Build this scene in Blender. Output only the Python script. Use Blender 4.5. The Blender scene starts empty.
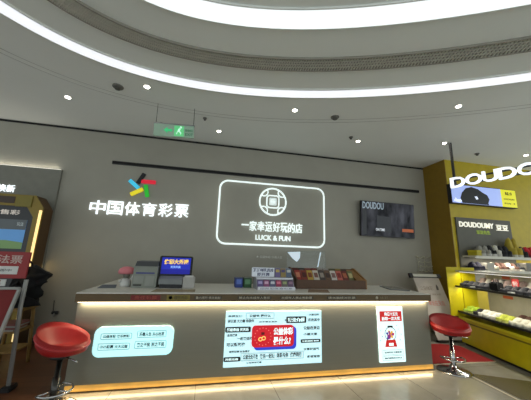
import bpy, bmesh, math, random
from mathutils import Vector, Matrix
random.seed(7)
SC = bpy.context.scene
COL = SC.collection
PI = math.pi

# ------------------------------------------------------------------ camera, world, exposure
CAM_Z, PITCH, YAW, ROLL, FPX = 1.5, 0.2115, 0.2105, 0.03267, 264.95
cd = bpy.data.cameras.new('camera'); cam = bpy.data.objects.new('camera', cd); COL.objects.link(cam)
fw = Vector((math.sin(YAW)*math.cos(PITCH), math.cos(YAW)*math.cos(PITCH), math.sin(PITCH)))
rt = Vector((math.cos(YAW), -math.sin(YAW), 0)); up = rt.cross(fw)
r2 = rt*math.cos(ROLL)+up*math.sin(ROLL); u2 = up*math.cos(ROLL)-rt*math.sin(ROLL)
m = Matrix((r2, u2, -fw)).transposed().to_4x4(); m.translation = (0, 0, CAM_Z)
cam.matrix_world = m
cd.sensor_fit = 'HORIZONTAL'; cd.sensor_width = 36.0; cd.lens = FPX/531*36.0
cd.clip_start = 0.05
SC.camera = cam

WORLD_COL, WORLD_STR = (0.80, 0.88, 0.92), 1.48
RING_STR, BIG_RING_STR = 0.86, 0.88
DOWNLIGHT_W = 9.0
LIP_LED_W, KICK_LED_W = 24.0, 6.5
SHOP_W = 44.0  # power of the fill lamps added under the shop shelves
SC.view_settings.view_transform = 'Standard'
try: SC.view_settings.look = 'None'
except Exception: pass
SC.view_settings.exposure = 0.0
SC.view_settings.gamma = 1.0
SC.view_settings.use_curve_mapping = False

w = bpy.data.worlds.new('mall_ambient'); SC.world = w; w.use_nodes = True
w.node_tree.nodes['Background'].inputs[0].default_value = (*WORLD_COL, 1)
w.node_tree.nodes['Background'].inputs[1].default_value = WORLD_STR

# ------------------------------------------------------------------ materials
def lin(c):
    c = c/255.0
    return c/12.92 if c <= 0.04045 else ((c+0.055)/1.055)**2.4
def rgb(r, g, b): return (lin(r), lin(g), lin(b), 1.0)
MATS = {}
def mat(name, col, rough=0.5, metal=0.0, var=0.06, scale=8.0, emit=0.0, bump=0.0, trans=0.0, ecol=None):
    if name in MATS: return MATS[name]
    M = bpy.data.materials.new(name); M.use_nodes = True
    nt = M.node_tree; b = nt.nodes['Principled BSDF']
    tc = nt.nodes.new('ShaderNodeTexCoord'); nz = nt.nodes.new('ShaderNodeTexNoise')
    nz.inputs['Scale'].default_value = scale; nz.inputs['Detail'].default_value = 4
    nt.links.new(tc.outputs['Object'], nz.inputs['Vector'])
    rp = nt.nodes.new('ShaderNodeValToRGB')
    rp.color_ramp.elements[0].position = 0.3; rp.color_ramp.elements[1].position = 0.7
    lo = [max(0, x*(1-var)) for x in col[:3]]; hi = [min(1, x*(1+var)) for x in col[:3]]
    rp.color_ramp.elements[0].color = (*lo, 1); rp.color_ramp.elements[1].color = (*hi, 1)
    nt.links.new(nz.outputs['Fac'], rp.inputs['Fac'])
    nt.links.new(rp.outputs['Color'], b.inputs['Base Color'])
    b.inputs['Roughness'].default_value = rough; b.inputs['Metallic'].default_value = metal
    if trans: b.inputs['Transmission Weight'].default_value = trans; b.inputs['IOR'].default_value = 1.3
    if emit:
        b.inputs['Emission Strength'].default_value = emit
        if ecol: b.inputs['Emission Color'].default_value = ecol
        else: nt.links.new(rp.outputs['Color'], b.inputs['Emission Color'])
    if bump:
        bp = nt.nodes.new('ShaderNodeBump'); bp.inputs['Strength'].default_value = bump
        nt.links.new(nz.outputs['Fac'], bp.inputs['Height']); nt.links.new(bp.outputs['Normal'], b.inputs['Normal'])
    MATS[name] = M
    return M
def glow(name, col, s=1.0): return mat(name, col, 0.4, emit=s, var=0.02)

M_wall = mat('wall_paint', rgb(158, 155, 142), 0.75, var=0.03, scale=3)
M_ceil = mat('ceiling_paint', rgb(238, 240, 234), 0.85, var=0.01, scale=2)
M_dark = mat('black_metal', rgb(20, 20, 20), 0.5)
M_gap = mat('shadow_gap', rgb(14, 13, 12), 0.9)
M_white = mat('white_plastic', rgb(205, 205, 200), 0.5)
M_chrome = mat('chrome', rgb(190, 190, 190), 0.18, 1.0)
M_silver = mat('satin_aluminium', rgb(150, 150, 150), 0.4, 1.0)
M_red = mat('red_leather', rgb(150, 14, 14), 0.48, var=0.08)
M_cream = mat('countertop_stone', rgb(205, 202, 192), 0.35, var=0.05, scale=20)
M_lip = mat('bronze_edge', rgb(88, 70, 40), 0.45, 0.2)
M_oak = mat('oak_wood', rgb(140, 96, 48), 0.5, var=0.2, scale=14)
M_paper = mat('white_paper', rgb(205, 205, 200), 0.7)
M_ink = mat('black_ink', rgb(22, 26, 30), 0.7)
M_acrylic = mat('clear_acrylic', rgb(240, 245, 245), 0.05, trans=0.97, var=0.0)
M_yellow = mat('yellow_paint', rgb(184, 162, 10), 0.5, var=0.06)
M_glowwhite = glow('lit_white_letters', rgb(240, 248, 252), 1.15)

def floor_material():
    M = bpy.data.materials.new('polished_tiles'); M.use_nodes = True
    nt = M.node_tree; b = nt.nodes['Principled BSDF']
    tc = nt.nodes.new('ShaderNodeTexCoord')
    br = nt.nodes.new('ShaderNodeTexBrick'); br.offset = 0.0; br.squash = 1.0
    for k, v in (('Scale', 1.0), ('Mortar Size', 0.003), ('Brick Width', 0.9), ('Row Height', 0.9), ('Bias', 0.0)):
        br.inputs[k].default_value = v
    br.inputs['Color1'].default_value = rgb(150, 147, 136); br.inputs['Color2'].default_value = rgb(143, 140, 129)
    br.inputs['Mortar'].default_value = rgb(80, 76, 68)
    nz = nt.nodes.new('ShaderNodeTexNoise'); nz.inputs['Scale'].default_value = 2.5; nz.inputs['Detail'].default_value = 8
    nz.inputs['Distortion'].default_value = 1.2
    mx = nt.nodes.new('ShaderNodeMixRGB'); mx.blend_type = 'MULTIPLY'; mx.inputs[0].default_value = 0.45
    rp = nt.nodes.new('ShaderNodeValToRGB'); rp.color_ramp.elements[0].position = 0.35; rp.color_ramp.elements[1].position = 0.65
    rp.color_ramp.elements[0].color = (0.6, 0.57, 0.5, 1); rp.color_ramp.elements[1].color = (1, 1, 1, 1)
    nt.links.new(tc.outputs['Object'], br.inputs['Vector']); nt.links.new(tc.outputs['Object'], nz.inputs['Vector'])
    nt.links.new(nz.outputs['Fac'], rp.inputs['Fac'])
    nt.links.new(br.outputs['Color'], mx.inputs[1]); nt.links.new(rp.outputs['Color'], mx.inputs[2])
    nt.links.new(mx.outputs['Color'], b.inputs['Base Color']); b.inputs['Roughness'].default_value = 0.22
    return M
def plank_material():
    M = bpy.data.materials.new('wood_planks'); M.use_nodes = True
    nt = M.node_tree; b = nt.nodes['Principled BSDF']
    tc = nt.nodes.new('ShaderNodeTexCoord')
    br = nt.nodes.new('ShaderNodeTexBrick')
    for k, v in (('Scale', 1.0), ('Mortar Size', 0.002), ('Brick Width', 1.1), ('Row Height', 0.14)):
        br.inputs[k].default_value = v
    br.inputs['Color1'].default_value = rgb(112, 70, 42); br.inputs['Color2'].default_value = rgb(96, 58, 34)
    br.inputs['Mortar'].default_value = rgb(50, 30, 18)
    mp = nt.nodes.new('ShaderNodeMapping'); mp.inputs['Scale'].default_value = (2, 24, 1)
    nz = nt.nodes.new('ShaderNodeTexNoise'); nz.inputs['Scale'].default_value = 2; nz.inputs['Detail'].default_value = 6
    mx = nt.nodes.new('ShaderNodeMixRGB'); mx.blend_type = 'MULTIPLY'; mx.inputs[0].default_value = 0.35
    nt.links.new(tc.outputs['Object'], br.inputs['Vector']); nt.links.new(tc.outputs['Object'], mp.inputs['Vector'])
    nt.links.new(mp.outputs['Vector'], nz.inputs['Vector'])
    nt.links.new(br.outputs['Color'], mx.inputs[1]); nt.links.new(nz.outputs['Color'], mx.inputs[2])
    nt.links.new(mx.outputs['Color'], b.inputs['Base Color']); b.inputs['Roughness'].default_value = 0.4
    return M
def brushed_material(name, col, rough):
    M = bpy.data.materials.new(name); M.use_nodes = True
    nt = M.node_tree; b = nt.nodes['Principled BSDF']
    tc = nt.nodes.new('ShaderNodeTexCoord'); mp = nt.nodes.new('ShaderNodeMapping'); mp.inputs['Scale'].default_value = (1, 1, 60)
    nz = nt.nodes.new('ShaderNodeTexNoise'); nz.inputs['Scale'].default_value = 3
    rp = nt.nodes.new('ShaderNodeValToRGB')
    rp.color_ramp.elements[0].color = (*[x*0.93 for x in col[:3]], 1); rp.color_ramp.elements[1].color = (*[x*1.07 for x in col[:3]], 1)
    nt.links.new(tc.outputs['Object'], mp.inputs['Vector']); nt.links.new(mp.outputs['Vector'], nz.inputs['Vector'])
    nt.links.new(nz.outputs['Fac'], rp.inputs['Fac']); nt.links.new(rp.outputs['Color'], b.inputs['Base Color'])
    b.inputs['Roughness'].default_value = rough; b.inputs['Metallic'].default_value = 0.35
    return M

# ------------------------------------------------------------------ builders
ORI = {}
class MB:
    """collects shapes, in world coordinates, into one mesh"""
    def __init__(s): s.bm = bmesh.new()
    def box(s, x0, x1, y0, y1, z0, z1, bev=0.0, M=None):
        t = bmesh.new(); bmesh.ops.create_cube(t, size=1.0)
        for v in t.verts: v.co = Vector(((x0+x1)/2+v.co.x*(x1-x0), (y0+y1)/2+v.co.y*(y1-y0), (z0+z1)/2+v.co.z*(z1-z0)))
        if bev: bmesh.ops.bevel(t, geom=list(t.edges), offset=bev, segments=2, affect='EDGES', clamp_overlap=True)
        return s.add(t, M)
    def add(s, t, M=None):
        if M is not None: bmesh.ops.transform(t, matrix=M, verts=t.verts)
        me = bpy.data.meshes.new('tmp'); t.to_mesh(me); t.free(); s.bm.from_mesh(me); bpy.data.meshes.remove(me)
        return s
    def prism(s, pts, a, b, axis='Y', M=None):
        """polygon pts extruded from a to b; axis Y: pts are (x,z); Z: (x,y); X: (y,z)"""
        t = bmesh.new()
        f = {'Y': lambda p, h: (p[0], h, p[1]), 'Z': lambda p, h: (p[0], p[1], h), 'X': lambda p, h: (h, p[0], p[1])}[axis]
        lo = [t.verts.new(f(p, a)) for p in pts]; hi = [t.verts.new(f(p, b)) for p in pts]
        n = len(pts); t.faces.new(lo); t.faces.new(hi[::-1])
        for i in range(n): t.faces.new((lo[i], lo[(i+1) % n], hi[(i+1) % n], hi[i]))
        bmesh.ops.recalc_face_normals(t, faces=t.faces)
        return s.add(t, M)
    def lathe(s, prof, cx, cy, n=28, M=None):
        t = bmesh.new(); rings = []
        for r, z in prof:
            if r < 1e-5: rings.append([t.verts.new((cx, cy, z))])
            else: rings.append([t.verts.new((cx+r*math.cos(2*PI*i/n), cy+r*math.sin(2*PI*i/n), z)) for i in range(n)])
        for A, B in zip(rings, rings[1:]):
            for i in range(n):
                j = (i+1) % n
                if len(A) == 1 and len(B) == 1: continue
                if len(A) == 1: t.faces.new((A[0], B[i], B[j]))
                elif len(B) == 1: t.faces.new((A[i], A[j], B[0]))
                else: t.faces.new((A[i], A[j], B[j], B[i]))
        for R in (rings[0], rings[-1]):
            if len(R) > 1: t.faces.new(R)
        bmesh.ops.recalc_face_normals(t, faces=t.faces)
        for f_ in t.faces: f_.smooth = len(f_.verts) < 5
        return s.add(t, M)
    def tube(s, pts, r, n=8, closed=False):
        t = bmesh.new(); pts = [Vector(p) for p in pts]; N = len(pts); rings = []
        for i, p in enumerate(pts):
            if closed: d = pts[(i+1) % N]-pts[i-1]
            else: d = pts[min(i+1, N-1)]-pts[max(i-1, 0)]
            d.normalize()
            a = d.cross(Vector((0, 0, 1)))
            if a.length < 0.15: a = d.cross(Vector((0, 1, 0)))
            a.normalize(); b = d.cross(a)
            rings.append([t.verts.new(p+a*r*math.cos(2*PI*k/n)+b*r*math.sin(2*PI*k/n)) for k in range(n)])
        for i in range(N if closed else N-1):
            A, B = rings[i], rings[(i+1) % N]
            for k in range(n): t.faces.new((A[k], A[(k+1) % n], B[(k+1) % n], B[k]))
        if not closed: t.faces.new(rings[0]); t.faces.new(rings[-1])
        bmesh.ops.recalc_face_normals(t, faces=t.faces)
        for f_ in t.faces: f_.smooth = len(f_.verts) == 4
        return s.add(t)
    def band(s, outer, inner, z0, z1):
        """closed ring between two equally long loops of (x, y)"""
        t = bmesh.new(); n = len(outer)
        L = [[t.verts.new((p[0], p[1], z)) for p in lp] for lp, z in ((outer, z0), (inner, z0), (inner, z1), (outer, z1))]
        for a, b in ((0, 1), (1, 2), (2, 3), (3, 0)):
            for i in range(n):
                j = (i+1) % n; t.faces.new((L[a][i], L[a][j], L[b][j], L[b][i]))
        bmesh.ops.recalc_face_normals(t, faces=t.faces)
        return s.add(t)
    def text(s, body, x0, x1, z0, z1, y, depth=0.01, bold=0.0, M=None, keep=False):
        """lettering standing in the XZ plane, facing -Y, fitted to the box"""
        c = bpy.data.curves.new('t', 'FONT'); c.body = body; c.size = 1.0; c.extrude = 0.5; c.offset = bold
        c.resolution_u = 3; c.space_line = 0.95
        o = bpy.data.objects.new('t', c); COL.objects.link(o)
        me = bpy.data.meshes.new_from_object(o.evaluated_get(bpy.context.evaluated_depsgraph_get()))
        t = bmesh.new(); t.from_mesh(me); bpy.data.objects.remove(o); bpy.data.curves.remove(c); bpy.data.meshes.remove(me)
        if not t.verts: return s
        X = [v.co.x for v in t.verts]; Yy = [v.co.y for v in t.verts]
        ax, bx, ay, by = min(X), max(X), min(Yy), max(Yy)
        sx = (x1-x0)/max(1e-6, bx-ax); sz = (z1-z0)/max(1e-6, by-ay)
        if keep: sx = sz = min(sx, sz)
        for v in t.verts:
            v.co = Vector((x0+(v.co.x-ax)*sx, y-(v.co.z+0.5)*depth, z0+(v.co.y-ay)*sz))
        return s.add(t, M)
    def build(s, name, material, parent=None, loc=None, subd=0, smooth=False, label=None):
        me = bpy.data.meshes.new(name)
        o0 = ORI[parent.name] if parent else Vector(loc if loc is not None else (0, 0, 0))
        bmesh.ops.translate(s.bm, verts=s.bm.verts, vec=-o0)
        if smooth:
            for f in s.bm.faces: f.smooth = True
        s.bm.to_mesh(me); s.bm.free()
        o = bpy.data.objects.new(name, me); COL.objects.link(o); me.materials.append(material)
        if parent: o.parent = parent
        else: o.location = o0
        ORI[o.name] = o0
        if subd:
            md = o.modifiers.new('subsurf', 'SUBSURF'); md.levels = md.render_levels = subd
        if label: o['label'] = label
        return o
def tag(o, label, cat, group=None, kind=None):
    o['label'] = label; o['category'] = cat
    if group: o['group'] = group
    if kind: o['kind'] = kind
    return o
def thing(name, label, cat, loc, group=None):
    o = bpy.data.objects.new(name, None); COL.objects.link(o); o.location = loc; o.empty_display_size = 0.1
    ORI[o.name] = Vector(loc)
    return tag(o, label, cat, group)
def struct(o): o['kind'] = 'structure'; return o
def copy_tree(o, parent=None):
    c = o.copy(); COL.objects.link(c); c.parent = parent; ORI[c.name] = ORI.get(o.name, Vector())
    for ch in list(o.children): copy_tree(ch, c)
    return c
def lamp(name, kind, loc, watts, col, target=None, parent=None, **kw):
    l = bpy.data.lights.new(name, kind); l.energy = watts; l.color = col
    for k, v in kw.items(): setattr(l, k, v)
    o = bpy.data.objects.new(name, l); COL.objects.link(o); o.location = loc
    if target is not None: o.rotation_euler = (Vector(target)-Vector(loc)).to_track_quat('-Z', 'Y').to_euler()
    return o
def frame_M(origin, xdir, zdir):
    """matrix taking builder axes (X right, -Y front, Z up) to a plane with the given right and up vectors"""
    x = Vector(xdir).normalized(); z = Vector(zdir).normalized(); y = z.cross(x).normalized()
    Mx = Matrix((x, y, z)).transposed().to_4x4(); Mx.translation = Vector(origin)
    return Mx
def rrect(x0, x1, z0, z1, r, n=6):
    P = []
    for cx, cz, a0 in ((x1-r, z1-r, 0), (x0+r, z1-r, 90), (x0+r, z0+r, 180), (x1-r, z0+r, 270)):
        for i in range(n+1):
            a = math.radians(a0+90*i/n); P.append((cx+r*math.cos(a), cz+r*math.sin(a)))
    return P

WY, CZ = 5.45, 3.85          # back wall plane, ceiling height

# ------------------------------------------------------------------ setting
struct(MB().box(-9, 10, -6, WY+0.3, -0.1, 0).build('floor', floor_material()))
struct(MB().box(-9, -1.52, 2.2, WY, 0.0, 0.006).build('floor_planks', plank_material()))
struct(MB().box(-9, 10, WY, WY+0.2, 0, CZ).build('wall_back', M_wall))
struct(MB().box(-9, 10, -6, WY+0.3, CZ, CZ+0.2).build('ceiling', M_ceil))
struct(MB().box(-9, 5.24, WY-0.012, WY, CZ-0.045, CZ-0.012).build('trim_1', M_gap))
struct(MB().box(5.26, 10, 4.82, WY, 0, CZ).build('wall_shop', M_yellow))
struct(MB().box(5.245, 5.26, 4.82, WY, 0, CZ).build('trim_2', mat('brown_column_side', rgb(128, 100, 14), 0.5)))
struct(MB().box(-9, -2.3, WY-0.02, WY, 0.0, 0.08).build('baseboard_back', mat('grey_skirting', rgb(90, 88, 82), 0.5)))

EC, EA, EB, EP = Vector((2.774, -0.867)), 6.172, 3.212, -0.604
def ell(k, n=240):
    P = []
    for i in range(n):
        t = 2*PI*i/n; u = (EA-k)*math.cos(t); v = (EB-k)*math.sin(t)
        P.append((EC.x+u*math.cos(EP)-v*math.sin(EP), EC.y+u*math.sin(EP)+v*math.cos(EP)))
    return P
for i, k in enumerate((-0.70, -0.80)):
    struct(MB().band(ell(k-0.006), ell(k+0.006), CZ-0.002, CZ+0.01).build('trim_%d' % (3+i), mat('ceiling_seam', rgb(194, 194, 188), 0.8)))
g = thing('ceiling_light_ring', 'narrow white light ring, the outer one curving across the ceiling', 'ceiling light', (EC.x, EC.y, CZ))
MB().band(ell(0.0), ell(0.178), CZ-0.02, CZ).build('diffuser', glow('ring_diffuser', (0.90, 0.92, 1, 1), RING_STR), g)
fr = MB().band(ell(-0.012), ell(0.0), CZ-0.024, CZ); fr.band(ell(0.178), ell(0.19), CZ-0.024, CZ); fr.build('frame', M_ceil, g)
g = thing('ceiling_light_ring', 'broad white light ring, the inner one at the very top', 'ceiling light', (EC.x, EC.y, CZ))
MB().band(ell(1.278), ell(1.515), CZ-0.02, CZ).build('diffuser', glow('big_ring_diffuser', (0.90, 0.96, 1, 1), BIG_RING_STR), g)
fr = MB().band(ell(1.266), ell(1.278), CZ-0.024, CZ); fr.band(ell(1.515), ell(1.527), CZ-0.024, CZ); fr.build('frame', M_ceil, g)
g = thing('ceiling_grille', 'dark curved air grille between the two ceiling light rings', 'air grille', (EC.x, EC.y, CZ))
MB().band(ell(0.603), ell(0.817), CZ-0.004, CZ).build('duct_opening', mat('grille_dark', rgb(120, 118, 108), 0.8), g)
sl = MB(); A, B = ell(0.61, 900), ell(0.81, 900)
for i in range(900):
    a, b = Vector(A[i]), Vector(B[i]); d = (b-a).normalized(); nn = Vector((-d.y, d.x))*0.006
    sl.prism([(a-nn)[:], (b-nn)[:], (b+nn)[:], (a+nn)[:]], CZ-0.022, CZ-0.004, 'Z')
for k in (0.66, 0.71, 0.76): sl.band(ell(k-0.005), ell(k+0.005), CZ-0.02, CZ-0.006)
sl.build('slats', mat('grille_slats', rgb(206, 204, 192), 0.6), g)
fr = MB().band(ell(0.595), ell(0.61), CZ-0.028, CZ); fr.band(ell(0.81), ell(0.825), CZ-0.028, CZ); fr.build('frame', mat('grille_frame', rgb(150, 146, 134), 0.6), g)

# downlights
DL = [((-1.013, 3.702), 'recessed downlight left of the dark ceiling speaker above the lettering'),
      ((-2.295, 4.317), 'leftmost recessed downlight, above the self-service kiosk'),
      ((1.237, 3.726), 'recessed downlight in the middle of the ceiling, beside the light ring'),
      ((0.068, 4.826), 'recessed downlight just right of the exit sign near the wall'),
      ((2.829, 4.482), 'recessed downlight near the wall, between emblem sign and television'),
      ((3.600, 2.953), 'recessed downlight at upper right, close under the light ring'),
      ((4.50, 4.08), 'recessed downlight right beside the black hanging pole'),
      ((6.641, 4.1), 'recessed downlight at the right edge, above the shop sign')]
DL[0] = (DL[0][0], 'recessed downlight right of the dark ceiling speaker above the lettering')
for (x, y), lab in DL:
    g = thing('downlight', lab, 'ceiling light', (x, y, CZ), 'recessed ceiling downlights')
    MB().lathe([(0.035, CZ-0.004), (0.052, CZ-0.008), (0.052, CZ), (0.035, CZ)], x, y, 20).build('trim_ring', M_white, g)
    MB().lathe([(0.037, CZ-0.012), (0.037, CZ-0.009)], x, y, 20).build('bulb', glow('downlight_bulb', (1, 0.95, 0.85, 1), 12), g)
    lamp('downlight_beam', 'SPOT', (x, y, CZ-0.03), DOWNLIGHT_W, (1, 0.94, 0.82), (x, y, 0), spot_size=math.radians(80), spot_blend=0.8, shadow_soft_size=0.04)
for nm, (x, y), r, lab, cat in (('ceiling_speaker', (-1.429, 3.814), 0.075, 'dark round ceiling speaker left of a downlight', 'speaker'),
                       ('smoke_detector', (1.956, 3.753), 0.07, 'dark smoke detector on the ceiling right of the middle downlight', 'smoke detector'),
                       ('sprinkler_head', (5.602, 4.327), 0.045, 'small dark sprinkler on the ceiling above the shop sign', 'sprinkler'),
                       ('sprinkler_head', (2.603, 4.359), 0.04, 'small dark sprinkler on the ceiling left of the downlight near the wall', 'sprinkler'),
                       ('sprinkler_head', (-0.196, 4.392), 0.035, 'small dark sprinkler on the ceiling right of the exit sign wires', 'sprinkler'),
                       ('sprinkler_head', (-0.98, 4.80), 0.035, 'small dark sprinkler on the ceiling behind the exit sign', 'sprinkler')):
    g = thing(nm, lab, cat, (x, y, CZ))
    MB().lathe([(r, CZ), (r, CZ-0.01), (r*0.85, CZ-0.02), (r*0.55, CZ-0.022)], x, y, 20).build('rim', mat('detector_grey', rgb(110, 108, 100), 0.6), g)
    MB().lathe([(r*0.55, CZ-0.02), (r*0.5, CZ-0.045), (r*0.2, CZ-0.05), (0, CZ-0.05)], x, y, 20).build('core', mat('detector_dark', rgb(84, 82, 75), 0.6), g)

# hanging exit sign
g = thing('exit_sign', 'green exit sign with running figure hung from the ceiling on two wires', 'exit sign', (-0.64, 4.13, 3.4))
ME = frame_M((-0.64, 4.13, 3.415), (1, 0.0, 0.05), (-0.05, 0, 1))
MB().box(-0.305, 0.305, -0.012, 0.012, -0.105, 0.105, 0.004, ME).build('panel', mat('exit_panel', rgb(150, 175, 155), 0.3, emit=0.08, ecol=rgb(150, 190, 160)), g)
MB().box(-0.31, 0.31, -0.016, 0.016, 0.100, 0.118, 0, ME).build('top_rail', M_silver, g)
GG = glow('exit_green', rgb(60, 190, 120), 0.5)
MB().prism([(-0.16, 0), (-0.10, 0.05), (-0.10, 0.02), (-0.03, 0.02), (-0.03, -0.02), (-0.10, -0.02), (-0.10, -0.05)], -0.016, -0.012, 'Y', ME).build('arrow', GG, g)
pic = MB().box(0.00, 0.15, -0.015, -0.012, -0.09, 0.085, 0, ME); pic.build('pictogram_field', glow('exit_field', rgb(100, 200, 130), 0.45), g)
pm = MB().prism([(0.055, 0.01), (0.075, 0.045), (0.10, 0.04), (0.085, -0.005), (0.11, -0.03), (0.10, -0.07), (0.09, -0.03), (0.06, -0.015), (0.04, -0.06), (0.03, -0.055), (0.055, 0)], -0.018, -0.015, 'Y', ME)
pm.lathe([(0, -0.001), (0.016, -0.001), (0.016, 0.002), (0, 0.002)], 0, 0, 12, ME @ Matrix.Translation((0.1, -0.016, 0.06)) @ Matrix.Rotation(PI/2, 4, 'X'))
pm.build('running_figure', mat('exit_figure', rgb(190, 240, 210), 0.5, emit=0.7), g)
MB().text('EXIT', 0.17, 0.29, -0.075, -0.03, -0.012, 0.003, 0.01, ME).text('安全出口', 0.17, 0.29, -0.005, 0.04, -0.012, 0.003, 0.01, ME).build('lettering', mat('exit_dark_green', rgb(30, 110, 70), 0.5, emit=0.3), g)
for x, y in ((-0.93, 4.13), (-0.36, 4.13)):
    zt = 3.415+0.112+(x+0.64)*0.05
    MB().tube([(x+0.008, y, zt), (x, y, CZ)], 0.004, 6).build('wire', M_gap, g)

# black slot track on the wall
g = thing('wall_track', 'long thin black track running across the wall above the signs', 'wall track', (1.57, WY, 3.2))
MB().box(-1.915, 5.05, WY-0.03, WY, 3.175, 3.24, 0.004).build('channel', M_dark, g)
MB().box(-1.90, 5.035, WY-0.032, WY-0.03, 3.195, 3.22).build('slot', M_gap, g)

# ------------------------------------------------------------------ wall lettering with five-bar emblem
g = thing('wall_lettering', 'white lit Chinese lettering under a five-colour emblem, on the wall at left', 'wall sign', (-1.3, WY, 2.3))
for i, ch in enumerate('中国体育彩票'):
    x0 = -2.17+i*0.3005; z0 = 2.178+i*0.0065
    MB().text(ch, x0, x0+0.262, z0, z0+0.258, WY, 0.035, 0.0).build('letter', M_glowwhite, g)
for nm, col, a, b in (('black_bar', rgb(16, 16, 18), (-1.40, 2.84), (-1.315, 3.02)), ('red_bar', rgb(214, 24, 52), (-1.325, 2.875), (-1.10, 2.875)),
                      ('green_bar', rgb(30, 170, 40), (-1.255, 2.79), (-1.205, 2.59)), ('yellow_bar', rgb(228, 210, 30), (-1.49, 2.605), (-1.315, 2.71)),
                      ('cyan_bar', rgb(60, 190, 225), (-1.545, 2.865), (-1.395, 2.745))):
    A_, B_ = Vector((a[0], 0, a[1])), Vector((b[0], 0, b[1])); L = (B_-A_).length
    Mx = frame_M(((A_.x+B_.x)/2, WY, (A_.z+B_.z)/2), (B_-A_), Vector((-(B_-A_).z, 0, (B_-A_).x)))
    MB().prism(rrect(-L/2-0.02, L/2+0.02, -0.036, 0.036, 0.012), -0.03, 0.0, 'Y', Mx).build(nm, mat('emblem_'+nm, col, 0.4, emit=0.0 if nm == 'black_bar' else 0.55), g)

# framed neon sign
g = thing('neon_sign', 'glowing white rounded frame sign with coin emblem and two lines of lettering, mid wall', 'neon sign', (1.34, WY, 2.4))
sx0, sx1, sz0, sz1, yy = 0.185, 2.50, 1.735, 3.045, WY-0.03
MN = glow('neon_white', rgb(226, 238, 236), 0.9)
MB().tube([(x, yy, z) for x, z in rrect(sx0, sx1, sz0, sz1, 0.17, 8)], 0.018, 8, True).build('frame_tube', MN, g)
cx, cz = 1.322, 2.665
e = MB(); e.tube([(cx+0.29*math.cos(2*PI*i/48), yy, cz+0.29*math.sin(2*PI*i/48)) for i in range(48)], 0.018, 8, True)
e.build('coin_ring', MN, g)
MB().tube([(x, yy, z) for x, z in rrect(cx-0.132, cx+0.132, cz-0.132, cz+0.132, 0.06, 6)], 0.014, 8, True).build('coin_square', MN, g)
for q in range(4):
    a0 = PI/4+q*PI/2; ccx, ccz = cx+0.285*math.cos(a0), cz+0.285*math.sin(a0)
    pts = []
    for i in range(13):
        a = a0+PI+(-1.35+2.7*i/12); pts.append((ccx+0.088*math.cos(a), yy, ccz+0.088*math.sin(a)))
    MB().tube(pts, 0.013, 6).build('coin_arc', MN, g)
MB().prism(rrect(cx-0.085, cx+0.085, cz-0.085, cz+0.085, 0.03), yy-0.008, yy, 'Y').build('coin_core', mat('neon_core', rgb(200, 210, 205), 0.5, emit=0.5), g)
MB().text('乐', cx-0.065, cx+0.065, cz-0.065, cz+0.065, yy-0.008, 0.006, 0.02).build('coin_character', MN, g)
for i, ch in enumerate('一家幸运好玩的店'):
    x0 = 0.672+i*0.1665
    if ch == '一': MB().text(ch, x0, x0+0.15, 2.125, 2.15, WY-0.01, 0.03, 0.008).build('letter', MN, g)
    else: MB().text(ch, x0, x0+0.152, 2.018, 2.225, WY-0.01, 0.03, 0.008).build('letter', MN, g)
MB().text('LUCK & FUN', 0.975, 1.725, 1.838, 1.945, WY-0.01, 0.03, 0.012).build('latin_lettering', MN, g)
st = MB()
for x in (0.5, 1.3, 2.2):
    for z in (sz0, sz1): st.box(x-0.012, x+0.012, WY-0.03, WY, z-0.012, z+0.012)
st.build('standoffs', M_silver, g)
tag(MB().text('★ 公益体彩 乐善人生', 1.01, 1.56, 1.475, 1.525, WY, 0.006, 0.0).build('wall_lettering', mat('grey_letters', rgb(225, 225, 215), 0.5), loc=(1.28, WY, 1.5)),
    'row of tiny pale characters on the wall below the neon sign', 'wall sign')

# television
g = thing('television', 'black wall television with dim grey picture, right of the neon sign', 'television', (4.12, WY, 2.45))
MT = frame_M((4.045, WY-0.10, 2.43), (1, 0, -0.004), (0.004, -0.06, 1))
MB().box(-0.70, 0.70, -0.03, 0.03, -0.40, 0.40, 0.008, MT).build('casing', mat('tv_black', rgb(14, 14, 16), 0.35), g)
MB().box(-0.20, 0.20, 0.03, 0.085, -0.16, 0.16, 0, MT).build('wall_bracket', M_dark, g)
def tv_material():
    M = bpy.data.materials.new('dim_tv_picture'); M.use_nodes = True; nt = M.node_tree; b = nt.nodes['Principled BSDF']
    tc = nt.nodes.new('ShaderNodeTexCoord'); mp = nt.nodes.new('ShaderNodeMapping'); mp.inputs['Scale'].default_value = (3.2, 1, 1.4)
    nz = nt.nodes.new('ShaderNodeTexNoise'); nz.inputs['Scale'].default_value = 1.6; nz.inputs['Detail'].default_value = 3
    rp = nt.nodes.new('ShaderNodeValToRGB'); rp.color_ramp.elements[0].position = 0.38; rp.color_ramp.elements[1].position = 0.72
    rp.color_ramp.elements[0].color = rgb(3, 4, 8); rp.color_ramp.elements[1].color = rgb(92, 94, 102)
    nt.links.new(tc.outputs['Object'], mp.inputs['Vector']); nt.links.new(mp.outputs['Vector'], nz.inputs['Vector'])
    nt.links.new(nz.outputs['Fac'], rp.inputs['Fac']); nt.links.new(rp.outputs['Color'], b.inputs['Emission Color'])
    b.inputs['Emission Strength'].default_value = 0.55; b.inputs['Base Color'].default_value = (0.01, 0.01, 0.012, 1); b.inputs['Roughness'].default_value = 0.15; b.inputs['Specular IOR Level'].default_value = 0.12
    return M
MB().box(-0.685, 0.685, -0.033, -0.03, -0.38, 0.385, 0, MT).build('screen', tv_material(), g)
MB().prism([(-0.30, -0.17), (-0.30, 0.10), (-0.26, 0.08), (0.07, 0.06), (0.07, -0.30), (-0.28, -0.28)], -0.036, -0.033, 'Y', MT).build('picture_dark_shape', mat('tv_navy', rgb(8, 11, 22), 0.2), g)
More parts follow.
